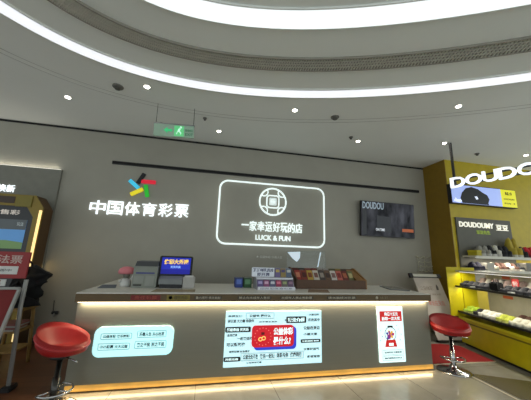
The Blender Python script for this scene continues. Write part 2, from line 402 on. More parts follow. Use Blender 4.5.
pc = MB().box(-0.66, -0.56, -0.036, -0.033, -0.36, 0.2, 0, MT); pc.build('picture_left_shadow', mat('tv_shadow', rgb(8, 9, 14), 0.2), g)
MB().text('DOUDOU', -0.66, -0.12, 0.22, 0.38, -0.033, 0.003, 0.02, MT).build('reflected_lettering', glow('tv_reflection', rgb(130, 145, 155), 0.7), g)  # reflection of a shop sign, put in as glowing letters
MB().text('ON TIME', -0.33, -0.10, -0.27, -0.21, -0.036, 0.003, 0.02, MT).build('picture_caption', glow('tv_caption', rgb(190, 195, 200), 0.8), g)
MB().box(0.36, 0.66, -0.036, -0.033, -0.26, -0.19, 0, MT).build('picture_orange_bar', glow('tv_orange', rgb(150, 75, 35), 0.7), g)

# ------------------------------------------------------------------ counter
CX0, CX1, CY0, CY1, CT = -1.40, 3.325, 3.535, 4.70, 1.038
FY = 3.58                                   # front panel plane
g = thing('service_counter', 'long grey reception counter with bronze edged pale top and glowing kick strip', 'counter', (1.0, 4.1, 0))
M_panel = brushed_material('counter_laminate', rgb(126, 124, 111), 0.28)
bd = MB(); bd.box(CX0+0.02, 1.30, FY, FY+0.5, 0.075, 0.937); bd.box(1.303, 3.295, FY, FY+0.5, 0.075, 0.937)
bd.build('body', M_panel, g)
MB().box(CX0+0.06, 3.26, FY+0.03, FY+0.45, 0.0, 0.075).build('plinth', M_dark, g)
top = MB(); top.prism([(CX0+0.003, CY0+0.003), (CX1-0.003, CY0+0.003), (CX1+0.0, CY0+0.4), (CX1-0.0, CY1), (CX0+0.75, CY1), (CX0+0.55, WY-0.05), (CX0-0.05, WY-0.05)], CT-0.012, CT, 'Z')
top.build('countertop', M_cream, g)
lp = MB(); lp.prism([(CX0, CY0), (CX1, CY0), (CX1, CY1), (CX0+0.7, CY1), (CX0+0.5, WY-0.05), (CX0-0.05, WY-0.05)], 0.937, CT-0.012, 'Z')
lp.build('edge_band', M_lip, g)
rb = MB(); rb.box(CX0+0.05, CX0+0.45, FY+0.5, WY-0.06, 0.0, 0.937); rb.build('return_body', M_panel, g)
MB().box(CX1-0.5, CX1-0.1, FY+0.5, CY1-0.02, 0.0, 0.937).build('end_cabinet', M_panel, g)
MB().box(CX0+0.03, 3.285, CY0+0.012, FY-0.012, 0.927, 0.937).build('under_edge_light', glow('warm_led', (1, 0.80, 0.50, 1), 3.0), g)
MB().box(CX0+0.03, 3.29, FY-0.012, FY+0.03, 0.018, 0.074, 0.002).build('kick_strip', mat('amber_strip', rgb(196, 148, 70), 0.35, emit=0.55, var=0.12, scale=5), g)
lamp('under_edge_led', 'AREA', ((CX0+3.32)/2, CY0+0.022, 0.924), LIP_LED_W, (1, 0.82, 0.55), ((CX0+3.32)/2, CY0+0.045, 0.5), shape='RECTANGLE', size=4.6, size_y=0.015)
lamp('kick_led', 'AREA', ((CX0+3.32)/2, FY-0.016, 0.05), KICK_LED_W, (1, 0.76, 0.42), ((CX0+3.32)/2, FY-0.10, 0.0), shape='RECTANGLE', size=4.6, size_y=0.02)
# plates on the front edge
eb = CY0
MB().box(-0.82, -0.49, eb-0.003, eb, 0.955, 1.012).build('red_label', mat('dark_red_label', rgb(112, 22, 18), 0.5), g, label='dark red label on the edge')
MB().text('责任彩票', -0.78, -0.53, 0.965, 1.003, eb-0.003, 0.002).build('label_text', mat('label_red_text', rgb(160, 70, 50), 0.5), g)
MB().box(-0.42, -0.15, eb-0.003, eb, 0.952, 1.015).build('yellow_label', mat('olive_label', rgb(118, 104, 34), 0.5), g, label='olive yellow label with a round mark')
MB().lathe([(0, -0.002), (0.022, -0.002), (0.022, 0), (0, 0)], 0, 0, 16, Matrix.Translation((-0.375, eb-0.003, 0.985)) @ Matrix.Rotation(PI/2, 4, 'X')).build('label_mark', M_paper, g)
MB().text('理性购彩', -0.335, -0.17, 0.965, 1.003, eb-0.003, 0.002).build('label_text', mat('label_olive_text', rgb(60, 52, 16), 0.5), g)
for x0, x1, s in ((-0.08, 0.22, '量力而行 快乐购彩'), (0.45, 0.86, '禁止向未成年人售彩'), (1.01, 1.44, '未成年人禁止购彩票'), (1.67, 2.08, '请当面核对彩票')):
    MB().box(x0-0.015, x1+0.015, eb-0.002, eb, 0.962, 1.004).build('dark_label', mat('brown_label', rgb(58, 48, 34), 0.5), g)
    MB().text(s, x0, x1, 0.968, 0.998, eb-0.002, 0.002, 0.01).build('label_text', mat('label_pale_text', rgb(176, 168, 146), 0.5), g)
MB().lathe([(0, -0.002), (0.02, -0.002), (0.02, 0), (0, 0)], 0, 0, 16, Matrix.Translation((2.42, eb-0.001, 0.983)) @ Matrix.Rotation(PI/2, 4, 'X')).build('label_mark', mat('label_pale_text', rgb(176, 168, 146)), g)
MB().text('体彩', 2.47, 2.60, 0.965, 1.0, eb-0.001, 0.002).build('label_text', mat('label_faint_text', rgb(120, 108, 80), 0.5), g)

# ------------------------------------------------------------------ light boxes on the counter front
SKY = glow('lightbox_cyan', rgb(184, 236, 238), 0.9)
M_bw = glow('lightbox_white', rgb(214, 242, 242), 0.95)
lay = FY-0.03
def outline(x0, x1, z0, z1, t, y, r=0.012):
    b = MB(); b.tube([(x, y, z) for x, z in rrect(x0, x1, z0, z1, r, 3)], t, 4, True); return b
g = thing('light_box', 'small rounded cyan light box with four outlined phrases, left end of the counter', 'light box', (-0.74, FY, 0.51))
MB().prism(rrect(-1.150, -0.300, 0.352, 0.665, 0.075), lay, FY, 'Y').build('panel', SKY, g)
for (x0, x1, z0, z1, s) in ((-1.08, -0.76, 0.535, 0.595, '公益体彩 快乐购彩'), (-0.70, -0.385, 0.545, 0.615, '乐善人生 从心出发'), (-1.095, -0.77, 0.425, 0.49, '小小彩票 大大公益'), (-0.715, -0.375, 0.43, 0.505, '来之于民 用之于民')):
    outline(x0, x1, z0, z1, 0.0022, lay).build('phrase_outline', mat('teal_ink', rgb(16, 52, 64), 0.5), g)
    MB().text(s, x0+0.02, x1-0.02, z0+0.014, z1-0.014, lay, 0.002, 0.03).build('phrase', mat('teal_ink', rgb(16, 52, 64)), g)
g = thing('light_box', 'big rectangular light box with red banner and phrase clusters, centre of the counter', 'light box', (0.95, FY, 0.5))
bx0, bx1, bz0, bz1 = 0.305, 1.578, 0.182, 0.818
MB().box(bx0, bx1, lay, FY, bz0, bz1, 0.003).build('panel', glow('lightbox_pale_cyan', rgb(190, 226, 232), 0.86), g)
def bp(u, v): return bx0+(bx1-bx0)*u, bz0+(bz1-bz0)*v
def words(u0, u1, v0, v1, s, y=lay, m=None, name='phrase'):
    x0, z0 = bp(u0, v0); x1, z1 = bp(u1, v1)
    MB().text(s, x0, x1, z0, z1, y, 0.002, 0.03).build(name, m or mat('grey_ink', rgb(30, 50, 58), 0.5), g)
x0, z0 = bp(0.262, 0.335); x1, z1 = bp(0.695, 0.735)
MB().prism(rrect(x0+0.03, x1+0.035, z0-0.035, z1-0.02, 0.05), lay-0.006, lay, 'Y').build('banner_shadow', glow('banner_blue', rgb(44, 60, 190), 0.75), g)
MB().prism(rrect(x0, x1, z0, z1, 0.045), lay-0.012, lay-0.006, 'Y').build('banner', glow('banner_red', rgb(190, 20, 34), 0.75), g)
words(0.48, 0.685, 0.55, 0.69, '公益体彩', lay-0.012, M_bw, 'banner_text'); words(0.48, 0.66, 0.37, 0.52, '是什么?', lay-0.012, M_bw, 'banner_text')
cx_, cz_ = bp(0.372, 0.53)
dots = MB()
for i in range(16):
    a = 2*PI*i/16; dots.box(cx_+0.105*math.cos(a)-0.005, cx_+0.105*math.cos(a)+0.005, lay-0.014, lay-0.012, cz_+0.1*math.sin(a)-0.005, cz_+0.1*math.sin(a)+0.005)
dots.build('banner_dots', glow('banner_pink', rgb(235, 130, 120), 0.7), g)
knot = MB(); knot.tube([(cx_-0.03+0.022*math.cos(t), lay-0.014, cz_-0.03+0.02*math.sin(t)) for t in [i*PI/6 for i in range(12)]], 0.006, 4, True)
knot.tube([(cx_+0.012+0.022*math.cos(t), lay-0.014, cz_-0.02+0.02*math.sin(t)) for t in [i*PI/6 for i in range(12)]], 0.006, 4, True)
knot.build('banner_motif', glow('banner_gold', rgb(240, 200, 110), 0.8), g)
MB().box(cx_-0.02, cx_+0.02, lay-0.014, lay-0.012, cz_+0.02, cz_+0.05).build('banner_mark', mat('banner_maroon', rgb(120, 20, 24), 0.5), g)
for u0, u1, v0, v1, s in ((0.0, 0.25, 0.615, 0.715, '超级幸运 天天乐'), (0.615, 0.83, 0.765, 0.89, '玩法介绍'), (0.77, 0.985, 0.385, 0.45, '中奖规则 说明'), (0.0, 0.16, 0.10, 0.18, '开奖公告')):
    x0, z0 = bp(u0, v0); x1, z1 = bp(u1, v1)
    MB().prism(rrect(x0, x1, z0, z1, 0.012, 3), lay-0.004, lay, 'Y').build('black_tag', mat('tag_black', rgb(18, 26, 30), 0.5), g)
    words(u0+0.015, u1-0.02, v0+0.02, v1-0.02, s, lay-0.004, M_bw, 'tag_text')
for u0, u1, v0, v1 in ((0.20, 0.485, 0.86, 0.965), (0.165, 0.80, 0.105, 0.23)):
    a = bp(u0, v0); b = bp(u1, v1); outline(a[0], b[0], a[1], b[1], 0.002, lay, 0.006).build('phrase_outline', mat('grey_ink', rgb(30, 50, 58)), g)
for u0, u1, v0, v1, s in ((0.23, 0.45, 0.885, 0.94, '公益金 是什么'), (0.02, 0.16, 0.89, 0.93, '幸福生活'), (0.02, 0.28, 0.79, 0.85, '微公益 大力量 你我他'), (0.33, 0.52, 0.78, 0.81, '体育事业发展'), (0.02, 0.12, 0.54, 0.59, '全民健身'), (0.12, 0.27, 0.47, 0.53, '一起来运动'), (0.02, 0.20, 0.36, 0.43, '可以帮助谁'),
                          (0.05, 0.25, 0.25, 0.29, '国家彩票 社会责任'), (0.185, 0.33, 0.125, 0.215, '公益无处不在'), (0.35, 0.50, 0.125, 0.215, '快乐一起玩'), (0.52, 0.64, 0.13, 0.22, '体彩与你'), (0.66, 0.78, 0.13, 0.22, '健康同行'), (0.22, 0.37, 0.05, 0.08, '让世界充满爱'),
                          (0.86, 0.97, 0.90, 0.94, '大爱无疆'), (0.85, 0.98, 0.79, 0.85, '乐在其中'), (0.80, 0.98, 0.63, 0.70, '公益在身边'), (0.80, 0.95, 0.52, 0.57, '小善大爱'), (0.60, 0.66, 0.80, 0.84, '积少成多'), (0.80, 0.97, 0.24, 0.29, '分享好运气'), (0.84, 0.98, 0.10, 0.15, '感谢有你')):
    words(u0, u1, v0, v1, s)
g = thing('light_box', 'tall narrow white light box with red heading and sweet machine, right end of the counter', 'light box', (2.63, FY, 0.5))
px0, px1, pz0, pz1 = 2.432, 2.835, 0.138, 0.858
MB().box(px0, px1, lay, FY, pz0, pz1, 0.003).build('panel', M_bw, g)
MB().box(px0+0.025, px1-0.025, lay-0.004, lay, 0.665, 0.80).build('heading', glow('heading_red', rgb(190, 26, 24), 0.7), g)
MB().text('购满十五元', px0+0.10, px1-0.09, 0.738, 0.787, lay-0.004, 0.002, 0.02).text('抽取一次大奖', px0+0.055, px1-0.055, 0.678, 0.727, lay-0.004, 0.002, 0.02).build('heading_text', M_bw, g)
gx, gz = (px0+px1)/2-0.02, 0.50
gl = MB(); gl.tube([(gx+0.088*math.cos(2*PI*i/28), lay, gz+0.088*math.sin(2*PI*i/28)) for i in range(28)], 0.004, 4, True)
gl.build('globe_outline', M_ink, g)
MB().box(gx-0.04, gx+0.04, lay-0.004, lay, gz+0.085, gz+0.108).build('machine_cap', M_ink, g)
MB().prism([(gx-0.095, 0.335), (gx+0.095, 0.335), (gx+0.07, 0.425), (gx-0.07, 0.425)], lay-0.005, lay, 'Y').build('machine_base', glow('heading_red', rgb(190, 26, 24), 0.7), g)
MB().box(gx-0.035, gx+0.035, lay-0.008, lay-0.005, 0.35, 0.385).build('machine_slot', M_bw, g)
for j, c in enumerate(((190, 40, 60), (60, 60, 150), (220, 170, 60), (150, 60, 130))):
    b = MB()
    for i in range(5):
        a = random.uniform(0, 2*PI); r = 0.065*math.sqrt(random.random()); ux, uz = gx+r*math.cos(a), gz-0.015+0.85*r*math.sin(a)
        b.prism([(ux+0.017*math.cos(k*PI/4), uz+0.017*math.sin(k*PI/4)) for k in range(8)], lay-0.003-0.0006*j, lay, 'Y')
    b.build('sweets', glow('sweet_%d' % j, rgb(*c), 0.6), g)
b = MB()
for ux, uz in ((-0.15, 0.05), (-0.13, -0.03), (0.13, 0.06), (0.17, -0.01), (-0.16, -0.08), (0.15, -0.08), (0.11, 0.11)):
    b.box(gx+ux-0.006, gx+ux+0.006, lay-0.002, lay, gz+uz-0.006, gz+uz+0.006)
b.build('confetti', mat('teal_ink', rgb(16, 52, 64)), g)
for z0, z1, s in ((0.235, 0.295, '活动时间 长期有效'), (0.165, 0.22, '最终解释权归本店')):
    outline(px0+0.045, px1-0.035, z0, z1, 0.002, lay, 0.004).build('phrase_outline', mat('teal_ink', rgb(16, 52, 64)), g)
    MB().text(s, px0+0.07, px1-0.06, z0+0.016, z1-0.016, lay, 0.002, 0.01).build('phrase', mat('teal_ink', rgb(16, 52, 64)), g)

# ------------------------------------------------------------------ things on the counter
# figurine
x, y = -1.06, 4.17
g = thing('figurine', 'small white figurine with a pink cap, left of the ticket terminal', 'figurine', (x, y, CT))
MB().lathe([(0.0, CT), (0.068, CT), (0.072, CT+0.03), (0.066, CT+0.07), (0.045, CT+0.10), (0.03, CT+0.115), (0, CT+0.116)], x, y, 20).build('body', M_white, g)
MB().lathe([(0, CT+0.112), (0.035, CT+0.115), (0.048, CT+0.145), (0.045, CT+0.18), (0.03, CT+0.205), (0, CT+0.21)], x, y, 20).build('head', mat('grey_green', rgb(120, 120, 108), 0.6), g)
MB().lathe([(0.03, CT+0.185), (0.10, CT+0.17), (0.112, CT+0.195), (0.095, CT+0.24), (0.05, CT+0.265), (0, CT+0.27)], x, y, 24).build('cap', mat('soft_pink', rgb(205, 120, 126), 0.7), g)
b = MB().tube([(x+0.055, y-0.02, CT+0.09), (x+0.085, y-0.03, CT+0.12), (x+0.10, y-0.03, CT+0.16)], 0.014, 8); b.tube([(x-0.055, y-0.02, CT+0.09), (x-0.075, y-0.04, CT+0.06)], 0.014, 8); b.build('arms', M_white, g)
# terminal
g = thing('ticket_terminal', 'grey boxy lottery terminal with dark top, between figurine and blue monitor', 'ticket machine', (-0.79, 4.2, CT))
M_tg = mat('terminal_grey', rgb(124, 128, 118), 0.5)
MB().prism([(4.0, CT), (4.42, CT), (4.42, CT+0.30), (4.05, CT+0.285)], -0.945, -0.635, 'X').build('casing', M_tg, g)
MB().prism([(4.04, CT+0.285), (4.42, CT+0.30), (4.42, CT+0.35), (4.12, CT+0.345)], -0.935, -0.64, 'X').build('lid', mat('terminal_slate', rgb(62, 66, 70), 0.5), g)
MF = frame_M((-0.79, 4.0, CT), (1, 0, 0), (0, 0.05, 0.285))
MB().box(-0.12, 0.12, -0.004, 0.001, 0.185, 0.205, 0, MF).build('blue_stripe', mat('terminal_blue', rgb(60, 64, 120), 0.5), g)
MB().box(-0.135, -0.03, -0.004, 0.001, 0.03, 0.045, 0, MF).build('ticket_slot', M_gap, g)
MB().box(0.01, 0.125, -0.006, 0.001, 0.03, 0.16, 0.002, MF).build('paper_door', mat('terminal_pale', rgb(134, 137, 128), 0.5), g)
MB().box(-0.135, -0.01, -0.006, 0.001, 0.06, 0.16, 0.002, MF).build('front_panel', mat('terminal_pale', rgb(134, 137, 128)), g)
# register base with monitor
g = thing('cash_register', 'grey till with tilted bright blue screen, right of the terminal', 'cash register', (-0.40, 4.1, CT))
MB().prism([(3.97, CT+0.055), (4.32, CT+0.0), (4.32, CT+0.16), (4.08, CT+0.155), (3.97, CT+0.12)], -0.60, -0.29, 'X').build('base', mat('till_grey', rgb(120, 124, 124), 0.5), g)
MB().box(-0.585, -0.30, 4.0, 4.3, CT, CT+0.06).build('drawer', mat('till_dark', rgb(36, 38, 42), 0.5), g)
MB().box(-0.42, -0.34, 4.17, 4.25, CT+0.15, CT+0.26).build('screen_stand', M_dark, g)
MS = frame_M((-0.402, 4.15, 1.328), (1, 0, 0.0), (0, 0.25, 1))
MB().box(-0.24, 0.225, -0.015, 0.02, -0.145, 0.145, 0.012, MS).build('screen_frame', mat('tv_black', rgb(14, 14, 16)), g)
MB().box(-0.205, 0.195, -0.018, -0.015, -0.115, 0.118, 0, MS).build('screen', glow('screen_blue', rgb(22, 38, 170), 0.6), g)
MB().box(-0.205, 0.195, -0.019, -0.018, -0.115, -0.05, 0, MS).build('screen_lower', glow('screen_deep_blue', rgb(16, 20, 140), 0.6), g)
MB().text('体彩大乐透', -0.175, 0.165, 0.02, 0.095, -0.018, 0.003, 0.04, MS).build('screen_heading', glow('screen_gold', rgb(236, 196, 90), 0.8), g)
MB().text('天天开奖', -0.08, 0.06, -0.035, 0.0, -0.018, 0.003, 0.02, MS).build('screen_text', glow('screen_pale', rgb(150, 190, 240), 0.8), g)
g = thing('receipt_printer', 'small white box printer beside the till, on its right', 'printer', (-0.205, 4.05, CT))
MB().box(-0.285, -0.125, 3.97, 4.15, CT, CT+0.15, 0.008).build('casing', mat('printer_white', rgb(168, 166, 160), 0.5), g)
MB().box(-0.265, -0.145, 3.99, 4.10, CT+0.15, CT+0.166, 0.003).build('lid', M_white, g)
# sheets lying on the top
def sheet(name, pts, m, lab, cat, h=0.004):
    x = sum(p[0] for p in pts)/len(pts); y = sum(p[1] for p in pts)/len(pts)
    return tag(MB().prism(pts, CT, CT+h, 'Z').build(name, m, loc=(x, y, CT)), lab, cat)
sheet('paper_sheet', [(-1.33, 3.95), (-1.12, 3.97), (-1.22, 4.36), (-1.40, 4.34)], mat('blue_grey_print', rgb(84, 92, 104), 0.6), 'blue grey leaflet lying at the left end of the counter', 'paper')
sheet('paper_sheet', [(-0.62, 3.62), (-0.10, 3.62), (-0.10, 3.86), (-0.60, 3.88)], mat('tan_paper', rgb(140, 128, 100), 0.7), 'tan sheet lying on the counter before the till', 'paper')
sheet('paper_sheet', [(1.42, 3.64), (1.74, 3.62), (1.86, 3.95), (1.56, 3.97)], mat('brown_paper', rgb(128, 104, 82), 0.7), 'brown sheet lying on the counter before the wooden tray', 'paper')
g = thing('tablet', 'thin grey tablet lying at the right end of the counter', 'tablet', (3.2, 4.15, CT))
pts = [(2.98, 4.0), (3.22, 3.83), (3.38, 4.32), (3.16, 4.52)]
MB().prism(pts, CT, CT+0.016, 'Z').build('casing', mat('tablet_grey', rgb(96, 96, 94), 0.4), g)
cxp = sum(p[0] for p in pts)/4; cyp = sum(p[1] for p in pts)/4
MB().prism([(cxp+(p[0]-cxp)*0.88, cyp+(p[1]-cyp)*0.88) for p in pts], CT+0.016, CT+0.018, 'Z').build('screen', mat('tablet_glass', rgb(120, 118, 112), 0.15), g)
# two small boxes
for x0, x1, c, lab in ((0.46, 0.575, (30, 56, 130), 'blue small box on the counter, left of the green one'), (0.59, 0.71, (36, 84, 44), 'green small box on the counter, between blue box and ticket rack')):
    g = thing('ticket_box', lab, 'box', ((x0+x1)/2, 4.2, CT), 'small boxes by the ticket rack')
    MB().box(x0, x1, 4.13, 4.27, CT, CT+0.14, 0.004).build('carton', mat(lab[:5]+'_carton', rgb(*c), 0.5), g)
    MB().box(x0+0.02, x1-0.02, 4.127, 4.13, CT+0.05, CT+0.12).build('front_print', mat(lab[:5]+'_print', rgb(min(255, c[0]+60), min(255, c[1]+60), min(255, c[2]+60)), 0.5), g)
    MB().box(x0, x1, 4.128, 4.272, CT+0.13, CT+0.142).build('lid', mat(lab[:5]+'_lid', rgb(c[0]//2+40, c[1]//2+40, c[2]//2+40), 0.5), g)
# scratch ticket rack
g = thing('ticket_rack', 'two-tier clear rack of colourful scratch tickets with white header and base strip', 'ticket rack', (1.0, 4.0, CT))
b = MB(); b.box(0.755, 1.31, 3.87, 4.20, CT, CT+0.012); b.box(0.745, 1.31, 4.19, 4.20, CT, CT+0.30)
b.build('acrylic_base', mat('rack_grey', rgb(150, 152, 160), 0.3), g)
MB().box(0.755, 1.312, 3.862, 3.87, CT, CT+0.045).build('base_strip', mat('strip_white', rgb(205, 208, 214), 0.5, emit=0.10), g)
MB().text('即开型体育彩票', 0.79, 1.27, CT+0.01, CT+0.035, 3.862, 0.002).build('strip_text', mat('strip_ink', rgb(110, 110, 130), 0.5), g)
MB().box(0.745, 1.31, 3.96, 3.968, CT+0.14, CT+0.165).build('tier_rail', mat('strip_white', rgb(205, 208, 214)), g)
MB().box(0.68, 1.02, 3.975, 3.985, CT+0.175, CT+0.305, 0.004).build('header', mat('header_white', rgb(208, 214, 222), 0.5, emit=0.12), g)
MB().text('顶呱刮', 0.70, 1.0, CT+0.245, CT+0.295, 3.975, 0.003, 0.02).text('即开票', 0.76, 0.95, CT+0.185, CT+0.232, 3.975, 0.003, 0.02).build('header_text', mat('header_blue', rgb(60, 66, 104), 0.5), g)
b = MB()
for xx in (0.745, 1.30): b.prism([(3.87, CT), (4.20, CT), (4.20, CT+0.30), (3.97, CT+0.17)], xx, xx+0.008, 'X')
b.build('side_panels', mat('rack_grey', rgb(150, 152, 160)), g)
CARD = {}
def card_proto(key, col, accent, w_, h_):
    o = MB().box(-w_/2, w_/2, -0.006, 0.006, 0, h_, 0.002).build('scratch_tickets', mat('ticket_'+key, rgb(*col), 0.5), loc=(0, 0, 0))
    MB().box(-w_*0.34, w_*0.34, -0.008, -0.006, h_*0.55, h_*0.85).build('title_patch', mat('ticket_patch_'+key, rgb(*accent), 0.5), o)
    return o
def place(o, loc, rx, lab, cat, grp, first):
    c = o if first else copy_tree(o); c.location = loc; c.rotation_euler = (rx, 0, 0); tag(c, lab, cat, grp); return c
lower = [('violet', (96, 84, 130), (170, 160, 200)), ('rose', (138, 76, 116), (205, 170, 190)), ('slate', (88, 90, 120), (200, 200, 206)), ('crimson', (150, 50, 84), (210, 120, 140)), ('grey', (104, 98, 92), (150, 160, 110)), ('plum', (90, 70, 96), (140, 110, 130))]
for i, (k, c, a) in enumerate(lower):
    o = card_proto('low_'+k, c, a, 0.084, 0.12)
    place(o, (0.80+i*0.092, 3.905, CT+0.014), -0.25, '%s scratch tickets on the lower tier of the clear rack' % k, 'tickets', 'scratch tickets in the clear rack', True)
for i, (k, c, a) in enumerate([('purple', (108, 96, 140), (190, 170, 90)), ('ochre', (140, 120, 70), (80, 70, 120)), ('steel blue', (90, 104, 126), (190, 190, 180))]):
    o = card_proto('up_'+k, c, a, 0.08, 0.13)
    place(o, (1.08+i*0.088, 4.0, CT+0.17), -0.2, '%s scratch tickets on the upper tier of the clear rack' % k, 'tickets', 'scratch tickets in the clear rack', True)
# wooden tray of packs
g = thing('wooden_tray', 'long brown wooden tray holding a row of scratch card packs on the counter', 'tray', (2.0, 4.25, CT))
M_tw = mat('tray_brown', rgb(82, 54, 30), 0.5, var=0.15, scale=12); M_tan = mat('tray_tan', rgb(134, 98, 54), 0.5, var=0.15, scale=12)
b = MB(); b.box(1.415, 2.575, 4.04, 4.06, CT, CT+0.135); b.build('front_board', M_tw, g)
MB().box(1.415, 2.575, 4.06, 4.47, CT, CT+0.02).build('bottom', M_tw, g)
MB().box(1.415, 2.575, 4.45, 4.47, CT, CT+0.295).build('back_board', M_tw, g)
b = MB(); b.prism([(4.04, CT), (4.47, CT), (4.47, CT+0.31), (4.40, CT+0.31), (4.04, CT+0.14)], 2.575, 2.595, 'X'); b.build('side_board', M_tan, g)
b = MB(); b.prism([(4.04, CT), (4.47, CT), (4.47, CT+0.31), (4.40, CT+0.31), (4.04, CT+0.14)], 1.395, 1.415, 'X'); b.build('side_board', M_tw, g)
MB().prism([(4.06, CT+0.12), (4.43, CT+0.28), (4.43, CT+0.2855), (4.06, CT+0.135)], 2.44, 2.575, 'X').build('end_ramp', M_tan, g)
packs = [('red', (140, 44, 40), (190, 120, 90)), ('rust', (120, 48, 34), (70, 24, 22)), ('gold', (176, 146, 60), (120, 60, 30)), ('ivory', (186, 180, 166), (110, 70, 60)), ('charcoal', (66, 58, 54), (140, 130, 120)), ('umber', (100, 76, 58), (60, 44, 40)), ('white', (194, 188, 180), (120, 90, 86)), ('salmon', (176, 92, 80), (120, 40, 40)), ('maroon', (98, 34, 32), (160, 90, 60)), ('olive', (100, 100, 66), (170, 160, 110))]
for i, (k, c, a) in enumerate(packs):
    o = card_proto('tray_'+k, c, a, 0.095, 0.29)
    place(o, (1.475+i*0.1035, 4.10, CT+0.03), -0.62, '%s scratch card pack in the front row of the wooden tray' % k, 'card pack', 'card packs in the wooden tray', True)
for i in range(9):
    k, c, a = packs[(i*3+1) % 10]
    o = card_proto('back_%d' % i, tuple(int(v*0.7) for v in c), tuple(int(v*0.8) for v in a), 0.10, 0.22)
    place(o, (1.49+i*0.112, 4.32, CT+0.10), -0.45, 'dark toned scratch card pack in the rear row of the wooden tray', 'card pack', 'rear card packs in the wooden tray', True)
# acrylic sheet with white print
g = thing('acrylic_stand', 'clear acrylic sheet stand with white corner print behind the tickets', 'display stand', (1.75, 4.56, CT))
MA = frame_M((1.78, 4.56, CT+0.009), (1, 0, 0.02), (0, 0.12, 1))
MB().box(-0.37, 0.36, -0.004, 0.004, 0.0, 0.585, 0, MA).build('sheet', M_acrylic, g)
MB().box(-0.30, 0.33, -0.06, 0.09, 0.0, 0.012, 0, Matrix.Translation((1.78, 4.56, CT))).build('foot', M_acrylic, g)
MB().prism([(-0.36, 0.56), (-0.12, 0.57), (-0.13, 0.46), (-0.19, 0.39), (-0.27, 0.45)], -0.007, -0.004, 'Y', MA).build('corner_print', glow('sheet_white', rgb(200, 215, 225), 0.55), g)
MB().prism([(0.19, 0.30), (0.21, 0.30), (0.285, 0.565), (0.262, 0.565)], -0.007, -0.004, 'Y', MA).build('white_stripe', glow('sheet_white', rgb(200, 215, 225)), g)  # slanted pale emissive stripe near the sheet's right edge

# ------------------------------------------------------------------ stools
def bucket(R, h, back, bk):
    b = MB(); t = bmesh.new(); NR, NT = 9, 36
    def top(r, a):
        k = max(0.0, 0.5+0.5*math.cos(a-back)); k = k**1.3
        dip = 0.018*math.sin(min(1, r)*PI)
        return h+0.05+0.035*r*r-dip*1.5+bk*k*max(0, (r-0.35)/0.65)**2.0
    def bot(r, a):
        k = max(0.0, 0.5+0.5*math.cos(a-back))**1.3
        return h-0.035+0.03*r*r+(bk-0.04)*k*max(0, (r-0.45)/0.55)**2.2
    G = []
    for f in (top, bot):
        rows = [[t.verts.new((0, 0, f(0, back)))]]
        for i in range(1, NR+1):
            r = i/NR
            rr = R*r*(0.97 if f is bot else 1.0)
            rows.append([t.verts.new((rr*math.cos(2*PI*j/NT)*1.04, rr*math.sin(2*PI*j/NT)*1.04, f(r, 2*PI*j/NT))) for j in range(NT)])
        G.append(rows)
    for rows in G:
        for j in range(NT): t.faces.new((rows[0][0], rows[1][j], rows[1][(j+1) % NT]))
        for i in range(1, NR):
            for j in range(NT): t.faces.new((rows[i][j], rows[i][(j+1) % NT], rows[i+1][(j+1) % NT], rows[i+1][j]))
    A_, B_ = G[0][-1], G[1][-1]
    for j in range(NT): t.faces.new((A_[j], A_[(j+1) % NT], B_[(j+1) % NT], B_[j]))
    bmesh.ops.recalc_face_normals(t, faces=t.faces)
    for f in t.faces: f.smooth = True
    rim = [(R*1.04*math.cos(2*PI*j/NT), R*1.04*math.sin(2*PI*j/NT), (top(1, 2*PI*j/NT)+bot(1, 2*PI*j/NT))/2+0.006) for j in range(NT)]
    return b, t, rim
def stool(loc, R, h, back, lab, colm, bk=0.125):
    g = thing('bar_stool', lab, 'stool', loc, 'red bar stools')
    T = Matrix.Translation(loc)
    b, t, rim = bucket(R, h, back, bk); b.add(t, T); b.build('seat', M_red, g)
    MB().tube([(p[0]+loc[0], p[1]+loc[1], p[2]) for p in rim], 0.012, 6, True).build('piping', mat('red_piping', rgb(168, 36, 36), 0.4), g)
    MB().lathe([(0.085, h-0.055), (0.085, h-0.03), (0.03, h-0.025)], loc[0], loc[1], 20).build('seat_plate', M_dark, g)
    MB().lathe([(0.034, 0.03), (0.034, h*0.55), (0.024, h*0.55), (0.024, h-0.04)], loc[0], loc[1], 20).build('column', colm, g)
    MB().lathe([(0.215, 0.001), (0.215, 0.012), (0.18, 0.024), (0.07, 0.04), (0.045, 0.075), (0.035, 0.085)], loc[0], loc[1], 36).build('base', M_chrome, g)
    a = back
    pts = [(loc[0]+0.15*math.cos(a+PI+q)*1.0+0.0, loc[1]+0.15*math.sin(a+PI+q), 0.17) for q in [(-1.9+3.8*i/18) for i in range(19)]]
    fr = MB().tube(pts, 0.010, 6)
    for p in (pts[0], pts[-1], pts[9]): fr.tube([p, (loc[0], loc[1], 0.17)], 0.008, 6)
    fr.build('footrest', M_chrome, g)
    MB().tube([(loc[0]+0.05, loc[1]-0.03, h-0.04), (loc[0]+0.16, loc[1]-0.09, h-0.06), (loc[0]+0.20, loc[1]-0.11, h-0.07)], 0.006, 6).build('lift_lever', M_chrome, g)
    return g
stool((-1.335, 3.27, 0.006), 0.22, 0.515, math.radians(160), 'red low-back bar stool at the left end of the counter', mat('dark_chrome', rgb(70, 68, 64), 0.25, 0.9), 0.16)
stool((3.565, 3.50, 0), 0.24, 0.52, math.radians(72), 'red low-back bar stool beside the right end of the counter', M_chrome)

